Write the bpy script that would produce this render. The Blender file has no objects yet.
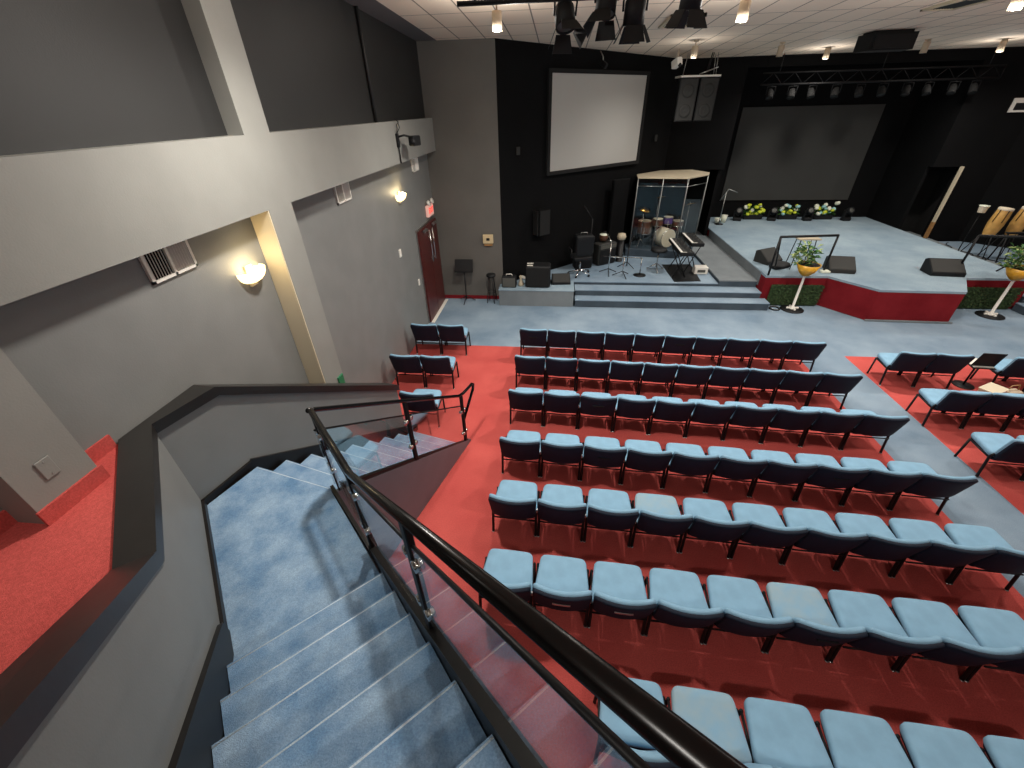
import bpy, bmesh, math, random
from mathutils import Vector, Matrix
R = math.radians
rnd = random.Random(7)
scn = bpy.context.scene
COL = scn.collection

# ------------------------------------------------------------------ materials
def lin(h):
    h = h.lstrip('#')
    return tuple(((c / 12.92) if c <= .04045 else ((c + .055) / 1.055) ** 2.4) for c in (int(h[i:i + 2], 16) / 255 for i in (0, 2, 4)))
def mat(name, color, rough=.6, metal=0, spec=.5, noise=0, nscale=20, color2=None, bump=0, bscale=200, emit=None, estr=0, detail=4):
    m = bpy.data.materials.new(name); m.use_nodes = True
    nt = m.node_tree; b = nt.nodes['Principled BSDF']
    c = lin(color) if isinstance(color, str) else color
    b.inputs['Base Color'].default_value = (*c, 1); b.inputs['Roughness'].default_value = rough
    b.inputs['Metallic'].default_value = metal; b.inputs['Specular IOR Level'].default_value = spec
    tc = nt.nodes.new('ShaderNodeTexCoord')
    if noise or color2:
        n = nt.nodes.new('ShaderNodeTexNoise'); n.inputs['Scale'].default_value = nscale; n.inputs['Detail'].default_value = detail
        nt.links.new(tc.outputs['Object'], n.inputs['Vector'])
        rp = nt.nodes.new('ShaderNodeValToRGB'); rp.color_ramp.elements[0].position = .32; rp.color_ramp.elements[1].position = .68
        c2 = lin(color2) if color2 else tuple(min(1, x * (1 + noise)) for x in c)
        c1 = c if color2 else tuple(x * (1 - noise) for x in c)
        rp.color_ramp.elements[0].color = (*c1, 1); rp.color_ramp.elements[1].color = (*c2, 1)
        nt.links.new(n.outputs['Fac'], rp.inputs['Fac']); nt.links.new(rp.outputs['Color'], b.inputs['Base Color'])
    if bump:
        n2 = nt.nodes.new('ShaderNodeTexNoise'); n2.inputs['Scale'].default_value = bscale; n2.inputs['Detail'].default_value = 3
        nt.links.new(tc.outputs['Object'], n2.inputs['Vector'])
        bp = nt.nodes.new('ShaderNodeBump'); bp.inputs['Strength'].default_value = bump; bp.inputs['Distance'].default_value = .004
        nt.links.new(n2.outputs['Fac'], bp.inputs['Height']); nt.links.new(bp.outputs['Normal'], b.inputs['Normal'])
    if emit:
        b.inputs['Emission Color'].default_value = (*lin(emit), 1); b.inputs['Emission Strength'].default_value = estr
    return m
def carpet(name, c1, c2, big=1.6, fine=160):
    """carpet: large worn patches times fine pile"""
    m = mat(name, c1, rough=1, spec=.05, bump=.9, bscale=220)
    nt = m.node_tree; b = nt.nodes['Principled BSDF']; tc = [n for n in nt.nodes if n.type == 'TEX_COORD'][0]
    n = nt.nodes.new('ShaderNodeTexNoise'); n.inputs['Scale'].default_value = big; n.inputs['Detail'].default_value = 5; n.inputs['Roughness'].default_value = .6
    f = nt.nodes.new('ShaderNodeTexNoise'); f.inputs['Scale'].default_value = fine; f.inputs['Detail'].default_value = 2
    nt.links.new(tc.outputs['Object'], n.inputs['Vector']); nt.links.new(tc.outputs['Object'], f.inputs['Vector'])
    rp = nt.nodes.new('ShaderNodeValToRGB'); rp.color_ramp.elements[0].position = .33; rp.color_ramp.elements[1].position = .67
    rp.color_ramp.elements[0].color = (*lin(c1), 1); rp.color_ramp.elements[1].color = (*lin(c2), 1)
    nt.links.new(n.outputs['Fac'], rp.inputs['Fac'])
    mr = nt.nodes.new('ShaderNodeMapRange'); mr.inputs['From Min'].default_value = .3; mr.inputs['From Max'].default_value = .7
    mr.inputs['To Min'].default_value = .84; mr.inputs['To Max'].default_value = 1.15
    nt.links.new(f.outputs['Fac'], mr.inputs['Value'])
    mx = nt.nodes.new('ShaderNodeMix'); mx.data_type = 'RGBA'; mx.blend_type = 'MULTIPLY'; mx.inputs[0].default_value = 1
    nt.links.new(rp.outputs['Color'], mx.inputs[6]); nt.links.new(mr.outputs['Result'], mx.inputs[7])
    nt.links.new(mx.outputs[2], b.inputs['Base Color'])
    return m

M = {}
M['red'] = carpet('red_carpet', '#b24c48', '#c05852', 1.3, 90)
M['reddark'] = carpet('dark_red_carpet', '#6b1a20', '#7a2228', 2, 120)
M['blue'] = carpet('blue_carpet', '#6c7f90', '#8798a6', .9, 120)
M['bluestage'] = carpet('stage_blue_carpet', '#7a8d9b', '#94a5af', .8, 120)
M['bluestair'] = carpet('stair_blue_carpet', '#5c7c9c', '#8aa2b8', 4.5, 130)
M['nosing'] = carpet('pale_blue_carpet_edge', '#a3b4c1', '#b9c5ce', 6, 160)  # paler carpet along the step edges
M['greycarpet'] = carpet('grey_carpet', '#6c7276', '#7c8285', 1.2, 120)
M['wallgrey'] = mat('wall_grey_paint', '#74757300'[:7], .55, noise=.05, nscale=3, bump=.25, bscale=90)
M['walldark'] = mat('wall_dark_paint', '#1b1b1b', .6, noise=.08, nscale=2, bump=.25, bscale=90)
M['walllight'] = mat('wall_light_paint', '#84847f', .55, noise=.04, nscale=3, bump=.25, bscale=90)
M['wallbrown'] = mat('wall_warm_grey_paint', '#5d5a55', .6, noise=.08, nscale=1.5, bump=.25, bscale=70)
M['cream'] = mat('cream_paint', '#c9bda4', .5)
M['stairgrey'] = mat('stairwell_grey_paint', '#727371', .5, noise=.05, nscale=3, bump=.2, bscale=90)
M['capblack'] = mat('black_gloss_cap', '#1c1a18', .38, noise=.2, nscale=6, bump=.08, bscale=25)
M['skirt'] = mat('dark_brown_skirting', '#141110', .42, spec=.3)
M['stringer'] = mat('brown_grey_stringer_panel', '#63646b', .45, noise=.05, nscale=4)
M['black'] = mat('black_wall', '#0b0b0c', .85, spec=.12, noise=.15, nscale=1.5, bump=.2, bscale=60)
M['blackroom'] = mat('black_backstage', '#060606', .9)
M['panel'] = mat('charcoal_grille_and_lit_wall', '#30302e', .8, noise=.08, nscale=1)  # monitor grilles; also light put into the back wall's colour
M['blackplastic'] = mat('black_plastic', '#101113', .6, spec=.3)
M['blackmetal'] = mat('black_metal', '#0f0f11', .5, spec=.3)
M['railblack'] = mat('black_handrail_paint', '#090808', .24, spec=.35)
M['postgrey'] = mat('grey_metal_edge', '#8d8d8a', .4, metal=.6)
M['postblack'] = mat('black_post_paint', '#0b0b0c', .55, spec=.2)
M['chrome'] = mat('chrome', '#d6d6d4', .15, metal=1)
M['silver'] = mat('silver_metal', '#b5b5b2', .3, metal=1)
M['fabric'] = mat('blue_chair_fabric', '#7fa4bc', .95, spec=.1, noise=.06, nscale=9, bump=.5, bscale=300)
M['fabric2'] = mat('worn_blue_chair_fabric', '#7fa4bc', .95, spec=.1, color2='#90a6b0', nscale=6, bump=.5, bscale=300)
M['shell'] = mat('navy_chair_shell', '#0f1928', .7, spec=.25, noise=.1, nscale=20)
M['white'] = mat('white_paint', '#dcd8cf', .5)
M['screen'] = mat('screen_white', '#a9a7a2', .7)
M['beige'] = mat('beige_plastic', '#c9b48c', .5)
M['tan'] = mat('tan_board', '#b7aa92', .6, noise=.08, nscale=5)
M['door'] = mat('dark_red_wood', '#4a1916', .4, noise=.2, nscale=8)
M['tile'] = None
M['grille'] = mat('grey_speaker_grille', '#20201e', .7, bump=.6, bscale=400)
M['cone'] = mat('speaker_cone', '#4d4d48', .5)
M['gold'] = mat('gold_bowl', '#c9952a', .35, noise=.15, nscale=14)
M['conga'] = mat('conga_wood', '#c79a55', .35, noise=.15, nscale=9)
M['wood'] = mat('wood', '#9a7347', .5, noise=.2, nscale=9)
M['leaf'] = mat('leaf_green', '#3d6a2c', .6, noise=.3, nscale=9)
M['leaf2'] = mat('leaf_pale', '#a8b878', .6, noise=.25, nscale=9)
M['hedge'] = mat('hedge_green', '#2a3d1c', .9, noise=.4, nscale=25)
M['yellow'] = mat('yellow_petals', '#c3cc33', .6)
M['aqua'] = mat('aqua_petals', '#93c0c0', .6)
M['whitepetal'] = mat('white_petals', '#d8dbc8', .6)
M['key'] = mat('white_keys', '#dedbd2', .4)
M['paper'] = mat('paper', '#d8d3c8', .7)
M['green'] = mat('green_sign', '#1d6b45', .5)
M['drumred'] = mat('drum_shell_maple', '#5a3c2c', .35)
M['drumskin'] = mat('drum_head', '#d6c8b0', .5)
M['purple'] = mat('purple_cloth', '#4a2f78', .8)
M['brass'] = mat('brass_cymbal', '#b58a45', .25, metal=1)
M['lens'] = mat('lamp_lens', '#fff3da', .4, emit='#fff0d8', estr=14)
M['sconce'] = mat('sconce_glass', '#fff0cc', .4, emit='#ffdf9c', estr=3)
M['canbody'] = mat('lamp_can', '#b5a48c', .5)
M['exitred'] = mat('exit_letters', '#d22a2a', .5, emit='#ff4030', estr=1.2)
M['exitface'] = mat('exit_face', '#d9b0a4', .5, emit='#e8a89a', estr=.35)
def glassmat(name='clear_glass', lo=.05, hi=.5):
    m = bpy.data.materials.new(name); m.use_nodes = True; nt = m.node_tree; nt.nodes.clear()
    o = nt.nodes.new('ShaderNodeOutputMaterial'); mix = nt.nodes.new('ShaderNodeMixShader')
    t = nt.nodes.new('ShaderNodeBsdfTransparent'); t.inputs[0].default_value = (.93, .95, .95, 1)
    g = nt.nodes.new('ShaderNodeBsdfGlossy'); g.inputs['Roughness'].default_value = .01; g.inputs['Color'].default_value = (1, 1, 1, 1)
    lw = nt.nodes.new('ShaderNodeLayerWeight'); lw.inputs[0].default_value = .5
    f = nt.nodes.new('ShaderNodeMapRange'); f.inputs['To Min'].default_value = lo; f.inputs['To Max'].default_value = hi
    pw = nt.nodes.new('ShaderNodeMath'); pw.operation = 'POWER'; pw.inputs[1].default_value = 2.5; nt.links.new(lw.outputs['Facing'], pw.inputs[0]); nt.links.new(pw.outputs[0], f.inputs['Value'])
    nt.links.new(f.outputs[0], mix.inputs[0]); nt.links.new(t.outputs[0], mix.inputs[1]); nt.links.new(g.outputs[0], mix.inputs[2]); nt.links.new(mix.outputs[0], o.inputs[0])
    return m
M['glass'] = glassmat('railing_glass', .10, .55)
M['acrylic'] = glassmat('clear_acrylic', .02, .25)
def tilemat():
    m = mat('ceiling_tiles', '#b9b0a4', .85, bump=.5, bscale=120); nt = m.node_tree; b = nt.nodes['Principled BSDF']
    tc = [n for n in nt.nodes if n.type == 'TEX_COORD'][0]
    br = nt.nodes.new('ShaderNodeTexBrick'); br.offset = 0; br.inputs['Scale'].default_value = 1
    br.inputs['Brick Width'].default_value = .5; br.inputs['Row Height'].default_value = 1.0
    br.inputs['Mortar Size'].default_value = .012; br.inputs['Mortar Smooth'].default_value = .1
    br.inputs['Color1'].default_value = (*lin('#e6d5c1'), 1); br.inputs['Color2'].default_value = (*lin('#dfceba'), 1); br.inputs['Mortar'].default_value = (*lin('#7d746b'), 1)
    nt.links.new(tc.outputs['Object'], br.inputs['Vector']); nt.links.new(br.outputs['Color'], b.inputs['Base Color'])
    return m
M['tile'] = tilemat()

# ------------------------------------------------------------------ mesh builder
class MB:
    def __init__(s): s.v = []; s.f = []; s.mi = []; s.sm = []
    def add(s, vs, fs, mi=0, smooth=False):
        o = len(s.v); s.v += [tuple(v) for v in vs]
        for f in fs: s.f.append(tuple(i + o for i in f)); s.mi.append(mi); s.sm.append(smooth)
        return s
    def box(s, c, size, rot=None, mi=0):
        hx, hy, hz = size[0] / 2, size[1] / 2, size[2] / 2
        vs = [Vector((x * hx, y * hy, z * hz)) for z in (-1, 1) for y in (-1, 1) for x in (-1, 1)]
        if rot is not None: vs = [rot @ v for v in vs]
        vs = [v + Vector(c) for v in vs]
        return s.add(vs, [(0, 2, 3, 1), (4, 5, 7, 6), (0, 1, 5, 4), (2, 6, 7, 3), (0, 4, 6, 2), (1, 3, 7, 5)], mi)
    def box2(s, a, b, mi=0):
        return s.box([(p + q) / 2 for p, q in zip(a, b)], [abs(q - p) for p, q in zip(a, b)], None, mi)
    def bev(s, c, size, b=.01, rot=None, mi=0):
        """box with chamfered edges"""
        hx, hy, hz = [x / 2 for x in size]; pts = []
        rings = [(hz, b, b), (hz - b, 0, 0), (-hz + b, 0, 0), (-hz, b, b)]
        for z, ix, iy in rings:
            X, Y = hx - ix, hy - iy
            pts.append([(X - b, -Y, z), (X, -Y + b, z), (X, Y - b, z), (X - b, Y, z), (-X + b, Y, z), (-X, Y - b, z), (-X, -Y + b, z), (-X + b, -Y, z)])
        vs = [Vector(p) for r in pts for p in r]
        if rot is not None: vs = [rot @ v for v in vs]
        vs = [v + Vector(c) for v in vs]
        fs = [tuple(range(8)), tuple(range(31, 23, -1))]
        for k in range(3):
            for i in range(8): j = (i + 1) % 8; fs.append((k * 8 + i, (k + 1) * 8 + i, (k + 1) * 8 + j, k * 8 + j))
        return s.add(vs, fs, mi)
    def prism(s, poly, z0, z1, mi=0):
        """poly list of (x,y); z0,z1 numbers or per-vertex lists"""
        n = len(poly); a = z0 if isinstance(z0, (list, tuple)) else [z0] * n; b = z1 if isinstance(z1, (list, tuple)) else [z1] * n
        area = sum(poly[i][0] * poly[(i + 1) % n][1] - poly[(i + 1) % n][0] * poly[i][1] for i in range(n))
        vs = [(p[0], p[1], z) for p, z in zip(poly, a)] + [(p[0], p[1], z) for p, z in zip(poly, b)]
        fs = [tuple(range(n - 1, -1, -1)), tuple(range(n, 2 * n))] + [(i, (i + 1) % n, n + (i + 1) % n, n + i) for i in range(n)]
        if area < 0: fs = [f[::-1] for f in fs]
        return s.add(vs, fs, mi)
    def tube(s, pts, r, seg=8, mi=0, closed=False):
        pts = [Vector(p) for p in pts]; n = len(pts); rs = r if isinstance(r, (list, tuple)) else [r] * n
        vs = []; up = None
        for i, p in enumerate(pts):
            if closed: t = (pts[(i + 1) % n] - pts[i - 1])
            elif i == 0: t = pts[1] - p
            elif i == n - 1: t = p - pts[i - 1]
            else: t = (pts[i + 1] - p).normalized() + (p - pts[i - 1]).normalized()
            t.normalize()
            if up is None:
                up = Vector((0, 0, 1)) if abs(t.z) < .9 else Vector((1, 0, 0))
            a = up - t * up.dot(t)
            if a.length < 1e-4: a = t.orthogonal()
            a.normalize(); up = a; b = t.cross(a)
            for k in range(seg):
                w = 2 * math.pi * k / seg; vs.append(p + (a * math.cos(w) + b * math.sin(w)) * rs[i])
        fs = []
        for i in range(n if closed else n - 1):
            i2 = (i + 1) % n
            for k in range(seg):
                k2 = (k + 1) % seg; fs.append((i * seg + k, i * seg + k2, i2 * seg + k2, i2 * seg + k))
        if not closed: fs += [tuple(range(seg - 1, -1, -1)), tuple(range((n - 1) * seg, n * seg))]
        return s.add(vs, fs, mi, True)
    def lathe(s, prof, seg=20, org=(0, 0, 0), rot=None, mi=0, smooth=True):
        """prof list of (r,z) revolved about z; closed ends when r==0"""
        vs = []; fs = []
        for r, z in prof:
            for k in range(seg):
                a = 2 * math.pi * k / seg; vs.append(Vector((max(r, 1e-4) * math.cos(a), max(r, 1e-4) * math.sin(a), z)))
        for i in range(len(prof) - 1):
            for k in range(seg):
                k2 = (k + 1) % seg; fs.append((i * seg + k, i * seg + k2, (i + 1) * seg + k2, (i + 1) * seg + k))
        if rot is not None: vs = [rot @ v for v in vs]
        vs = [v + Vector(org) for v in vs]
        return s.add(vs, fs, mi, smooth)
    def slab(s, outline, t0, t1, bev, fn, mi=0, dome=0, smooth=True):
        """rounded slab: outline of (u,v) extruded t0..t1 with soft edge, mapped by fn(u,v,t)"""
        n = len(outline); cx = sum(p[0] for p in outline) / n; cy = sum(p[1] for p in outline) / n
        def ins(d):
            o = []
            for i in range(n):
                p0, p1, p2 = Vector(outline[i - 1]), Vector(outline[i]), Vector(outline[(i + 1) % n])
                e = (p2 - p0); nn = Vector((-e.y, e.x))
                if nn.length: nn.normalize()
                o.append(p1 + nn * d)
            return o
        rings = [(ins(bev), t0), (ins(bev * .3), t0 + bev * .35), (ins(0), t0 + bev), (ins(0), t1 - bev), (ins(bev * .3), t1 - bev * .35), (ins(bev), t1)] + ([(ins(bev * 2), t1 + dome)] if dome else [])
        vs = []; fs = []
        for o, t in rings: vs += [fn(p[0], p[1], t) for p in o]
        for k in range(len(rings) - 1):
            for i in range(n): j = (i + 1) % n; fs.append((k * n + i, k * n + j, (k + 1) * n + j, (k + 1) * n + i))
        for base, t, flip in ((0, t0, True), ((len(rings) - 1) * n, t1 + dome, False)):   # caps as concentric rings
            src = rings[0][0] if flip else rings[-1][0]; prev = base
            for q in (.72, .42, .15):
                st_ = len(vs); vs += [fn(cx + (p[0] - cx) * q, cy + (p[1] - cy) * q, t) for p in src]
                for i in range(n):
                    j = (i + 1) % n; f_ = (prev + i, prev + j, st_ + j, st_ + i); fs.append(f_[::-1] if flip else f_)
                prev = st_
            vs.append(fn(cx, cy, t)); c_ = len(vs) - 1
            for i in range(n):
                j = (i + 1) % n; f_ = (prev + i, prev + j, c_); fs.append(f_[::-1] if flip else f_)
        return s.add(vs, fs, mi, smooth)
    def build(s, name, m, parent=None, loc=None, rz=0):
        me = bpy.data.meshes.new(name); me.from_pydata(s.v, [], s.f)
        ms = m if isinstance(m, (list, tuple)) else [m]
        for x in ms: me.materials.append(M[x] if isinstance(x, str) else x)
        me.polygons.foreach_set('material_index', s.mi); me.polygons.foreach_set('use_smooth', s.sm); me.update()
        o = bpy.data.objects.new(name, me); COL.objects.link(o)
        if parent: o.parent = parent
        if loc: o.location = loc
        o.rotation_euler.z = rz
        return o
def rot(x=0, y=0, z=0): return Matrix.Rotation(z, 3, 'Z') @ Matrix.Rotation(y, 3, 'Y') @ Matrix.Rotation(x, 3, 'X')
def trap(w0, w1, y0, y1, r, n=4):
    """rounded trapezoid outline, width w0 at y0 and w1 at y1 (counter-clockwise)"""
    c = [Vector((-w0 / 2, y0)), Vector((w0 / 2, y0)), Vector((w1 / 2, y1)), Vector((-w1 / 2, y1))]; o = []
    for i in range(4):
        p, a, b = c[i], c[i - 1], c[(i + 1) % 4]; s = p + (a - p).normalized() * r; e = p + (b - p).normalized() * r
        for k in range(n + 1): t = k / n; o.append(tuple(s * (1 - t) ** 2 + p * 2 * t * (1 - t) + e * t * t))
        L_ = (b - p).length; o += [tuple(p + (b - p) / L_ * (r + (L_ - 2 * r) * j / 7)) for j in range(1, 7)]
    return o
def tag(o, label=None, cat=None, group=None, kind=None):
    if label: o['label'] = label
    if cat: o['category'] = cat
    if group: o['group'] = group
    if kind: o['kind'] = kind
    return o
def thing(name, label, cat, loc=(0, 0, 0), rz=0, group=None):
    o = bpy.data.objects.new(name, None); COL.objects.link(o); o.empty_display_size = .1
    o.location = loc; o.rotation_euler.z = rz
    return tag(o, label, cat, group)
def dup(root, loc, rz, label, group=None, hide=()):
    r = root.copy(); COL.objects.link(r); r.location = loc; r.rotation_euler.z = rz; r['label'] = label
    if group: r['group'] = group
    for ch in list(root.children):
        if ch.name.split('.')[0] in hide: continue
        c = ch.copy(); COL.objects.link(c); c.parent = r
        for g in ch.children:
            d = g.copy(); COL.objects.link(d); d.parent = c
    return r
def struct(name, mb, m): return tag(mb.build(name, m), kind='structure')

# ------------------------------------------------------------------ key dimensions
XW, XH = -2.93, -2.72           # side wall plane, header / pier plane
HB, HT = 3.44, 4.05             # header bottom / top
CEIL = lambda y: 5.31 - .028 * (y - 10.2)
ZL, RS = 1.496, .1662           # landing height, riser
ZUP = 2.35                      # upper left carpet
dU = Vector((-.676, .737)); nU = Vector((-.737, -.676)); gU = .271
eL = Vector((.267, .964)); nL = Vector((-.964, .267)); gL = .274
P1 = Vector((-1.066, 1.462)); WU = .906
L0 = Vector((-2.671, 2.47)); WL = .81
ZST = .73                       # stage height
MX = lambda x: 15.8 - x         # hall is symmetric about x = 7.9

# ------------------------------------------------------------------ floor
f = MB()
def quad(x0, y0, x1, y1, z, mi): f.add([(x0, y0, z), (x1, y0, z), (x1, y1, z), (x0, y1, z)], [(0, 1, 2, 3)], mi)
XL, XR, YB, YF = -3.3, 19, -5, 17
quad(XL, YB, 4.81, 7.6, 0, 1); quad(4.81, YB, 5.72, 7.6, 0, 0); quad(5.72, YB, 10.1, 7.6, 0, 1); quad(10.1, YB, 11, 7.6, 0, 0); quad(11, YB, XR, 7.6, 0, 1)
quad(XL, 7.6, XR, YF, 0, 0)
struct('floor', f, ['blue', 'red'])
# upper left carpeted gallery floor, with the guard wall along its edge
gal = [(XW, -3.0), (-.2, -3.0), (-1.0, -.19), (-2.1, .95), (-2.38, 1.24), (XW, 1.82)]
struct('floor_gallery', MB().prism(gal, ZUP - .25, ZUP), 'red')
# cove base of the gallery
g = MB(); g.box2((XW, -3, ZUP), (XW + .015, 1.8, ZUP + .10))
g.box2((XH, 1.17, ZUP), (XH + .015, 1.525, ZUP + .10)); g.box2((XW, 1.525, ZUP), (XH + .015, 1.54, ZUP + .10))
struct('baseboard_gallery', g, 'red')
g = MB(); g.box2((-2.92, 10.16, 0), (-1.3, 10.18, .09)); struct('baseboard_front', g, 'reddark')

# ------------------------------------------------------------------ left side: walls, header, column, pier
w = MB(); w.box2((XW - .2, -5, -.05), (XW, 10.4, HT - .02)); struct('wall_left', w, 'wallgrey')
w = MB(); w.box2((XW - .2, -5, HT - .02), (XW + .06, 10.4, 5.9)); struct('wall_left_upper', w, 'walldark')
w = MB(); w.box2((XW + .002, -5, HB), (XH, 10.18, HT)); 
w.box2((XW + .002, 3.9, -.02), (XH, 4.29, HB)); w.box2((XW + .002, 3.9, HT), (XH, 4.28, 5.9)); w.box2((XW + .002, 1.18, ZUP - .02), (XH, 1.525, HB))
struct('wall_header', w, 'walllight')
w = MB(); w.box2((XW + .004, 3.885, -.02), (XH - .004, 3.9, HB)); struct('trim_1', w, 'cream')
w = MB(); w.box2((XW - .2, 10.18, -.05), (-1.32, 10.5, 5.45)); struct('wall_front', w, 'wallbrown')
w = MB(); w.tube([(XW + .09, 7.3, HT), (XW + .09, 7.3, 5.6)], .025); tag(w.build('conduit_pipe', 'walldark'), 'thin grey pipe running up the dark wall above the header', 'pipe')

# ------------------------------------------------------------------ black stage-side walls
def wallseg(name, a, b, z0, z1, m, th=.2, flip=1):
    a, b = Vector(a), Vector(b); d = (b - a).normalized(); n = Vector((-d.y, d.x)) * th * flip
    return struct(name, MB().prism([a, b, b + n, a + n], z0, z1), m)
wallseg('wall_screen', (-1.34, 10.18), (3.22, 14.55), -.05, 5.5, 'black')
wallseg('wall_screen_right', (MX(3.22), 14.55), (MX(-1.34), 10.18), -.05, 5.5, 'black')
bw = MB()
bw.box2((3.1, 14.55, -.05), (4.2, 14.75, 5.5)); bw.box2((4.2, 14.55, 2.49), (5.0, 14.75, 5.5)); 
bw.box2((5.0, 14.55, 4.95), (10.8, 14.75, 5.5))
bw.box2((MX(3.1), 14.55, -.05), (11.6, 14.75, 5.5)); bw.box2((11.6, 14.55, 2.49), (10.8, 14.75, 5.5))
struct('wall_stage', bw, 'black')
bw = MB(); bw.box2((4.9, 14.75, -.05), (5.0, 16.4, 5.5)); bw.box2((10.8, 14.75, -.05), (10.9, 16.4, 5.5)); bw.box2((4.9, 16.4, -.05), (10.9, 16.6, 5.5))
struct('wall_alcove', bw, 'black')
bw = MB(); bw.box2((4.0, 15.5, -.05), (4.9, 15.6, 3)); bw.box2((10.9, 15.5, -.05), (11.9, 15.6, 3)); bw.box2((4.0, 14.75, 2.6), (4.9, 15.6, 2.7)); bw.box2((10.9, 14.75, 2.6), (11.9, 15.6, 2.7)); bw.box2((3.95, 14.75, 0), (4.0, 15.6, 2.7)); bw.box2((11.85, 14.75, 0), (11.9, 15.6, 2.7))
struct('wall_backstage', bw, 'blackroom')
struct('wall_lit_patch', MB().box2((5.75, 16.36, 1.3), (9.95, 16.4, 4.03)), 'panel')  # paler sheet standing for the lit part of the black back wall
struct('wall_right', MB().box2((18.6, -5, -.05), (18.8, 10.6, 5.9)), 'wallgrey')
struct('wall_right_front', MB().box2((17.0, 10.18, -.05), (18.8, 10.4, 5.6)), 'wallbrown')
struct('wall_rear', MB().box2((-3.2, -5.2, -.05), (18.8, -5, 6)), 'wallgrey')
# door jamb post lit at the right stage door
j = MB(); j.box2((11.54, 14.48, .5), (11.6, 14.56, 2.5)); j.box2((11.535, 14.475, .5), (11.605, 14.565, .98), 1)
struct('trim_2', j, ['cream', 'wood'])
# ceiling
c = MB()
def cq(x0, y0, x1, y1, dz=0, mi=0):
    c.prism([(x0, y0), (x1, y0), (x1, y1), (x0, y1)], [CEIL(y) + dz for y in (y0, y0, y1, y1)], [CEIL(y) + .1 + dz for y in (y0, y0, y1, y1)], mi)
cq(-2.46, -5, 18.8, 14.56)
cq(-3.1, -5, -2.46, 10.3, 0, 1); cq(4.8, 14.5, 11, 16.6, -.02, 2)
struct('ceiling', c, ['tile', mat('ceiling_edge_strip', '#5b5857', .8), 'black'])

# ------------------------------------------------------------------ staircase
st = thing('staircase', 'blue carpeted quarter turn staircase with a landing beside grey guard wall', 'stairs', (-1.9, 1.9, 0))
org = Vector((-1.9, 1.9, 0))
def loc2(mb):  # build meshes in world coordinates, shift to the thing's base
    mb.v = [tuple(Vector(v) - org) for v in mb.v]; return mb
up = MB(); nz = []
NU = 8
for k in range(1, NU + 1):
    a = P1 - dU * gU * (k - 1); b = P1 - dU * (gU * k + (0 if k < NU else 1.6)); off = nU * WU
    z = ZL + RS * k
    up.prism([a, b, b + off, a + off], z - .36, z)
    # rounded nosing
    na, nb = a - dU * .010, a + off - dU * .010
    nz.append(((na.x, na.y, z - .0115), (nb.x, nb.y, z - .0115)))
loc2(up).build('upper_flight', 'bluestair', st)
RT = L0 + Vector((.79, -.19))
la = MB(); LP = [L0, RT, P1 - dU * .02, P1 - dU * .02 + nU * (WU + .03), Vector((-1.97, 1.05)), Vector((-2.83, 1.99))]
la.prism(LP, ZL - .2, ZL); nz.append(((L0.x - .003, L0.y - .01, ZL - .0115), (RT.x - .003, RT.y - .01, ZL - .0115)))
loc2(la).build('landing', 'bluestair', st)
lo = MB()
for k in range(1, 9):
    a = L0 + eL * gL * (k - 1); b = L0 + eL * gL * k; off = -nL * WL; z = ZL - RS * k
    lo.prism([a, b, b + off, a + off], max(0.005, z - .36), z)
    c_ = b - eL * .01; nz.append(((c_.x, c_.y, z - .0115), ((c_ + off).x, (c_ + off).y, z - .0115)))
loc2(lo).build('lower_flight', 'bluestair', st)
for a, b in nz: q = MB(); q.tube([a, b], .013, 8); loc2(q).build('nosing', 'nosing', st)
# closed side panel and stringer caps on the open side
def nosU(s): return ZL + RS - RS / gU * s        # nosing height along dU from P1
def nosL(s): return ZL - RS / gL * s
sd = MB(); oo = -nL * (WL + .005)
a = L0 + oo; b = L0 + oo + eL * gL * 9.0; th = -nL * .05
sd.prism([a, b, b + th, a + th], 0, [nosL(0) - .03, .0 + .03, .03, nosL(0) - .03])
a2 = RT - nU * .005; b2 = P1 - nU * .005 - dU * (gU * 8 + 1.6)
p1 = P1 - nU * .005
sd.prism([p1, a2, a2 - nU * .022, p1 - nU * .022], 0, ZL - .05)
sd.prism([b2, p1, p1 - nU * .05, b2 - nU * .05], 0, [ZL + RS * 8 - .25, ZL - .03, ZL - .03, ZL + RS * 8 - .25])
loc2(sd).build('side_panel', 'stringer', st)
sk = MB()
def strip(a, za, b, zb, n, th, h0, h1): sk.prism([a, b, b + n * th, a + n * th], [za + h0, zb + h0, zb + h0, za + h0], [za + h1, zb + h1, zb + h1, za + h1])
sEnd = -(gU * 8)
strip(p1 + dU * .28, nosU(.28) + .03, P1 - nU * .005 + dU * sEnd, nosU(sEnd), -nU, .055, -.28, .06)
strip(a2, ZL, p1 + dU * .26, ZL, -nU, .03, -.12, .012)
strip(L0 + oo + eL * .1, nosL(.1), L0 + oo + eL * 2.45, nosL(2.45) , -nL, .045, -.08, .03)
loc2(sk).build('stringer', 'skirt', st)
sk = MB()
A_, B_, S_ = Vector((-2.85, 2.01)), Vector((-2.73, 2.49)), Vector((-1.98, 1.07))
e2 = B_ + eL * 2.42
sk.prism([B_, e2, e2 - nL * .022, B_ - nL * .022], [nosL(0) - .2, nosL(2.42) - .1, nosL(2.42) - .1, nosL(0) - .2], [nosL(0) + .075, nosL(2.42) + .075, nosL(2.42) + .075, nosL(0) + .075])
nab = Vector(((B_ - A_).y, -(B_ - A_).x)).normalized()
sk.prism([A_, B_, B_ + nab * .022, A_ + nab * .022], ZL - .05, ZL + .06)
nas = Vector(((A_ - S_).y, -(A_ - S_).x)).normalized()
sk.prism([S_, A_, A_ + nas * .022, S_ + nas * .022], ZL - .05, ZL + .06)
s3 = S_ - dU * 2.3
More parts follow.
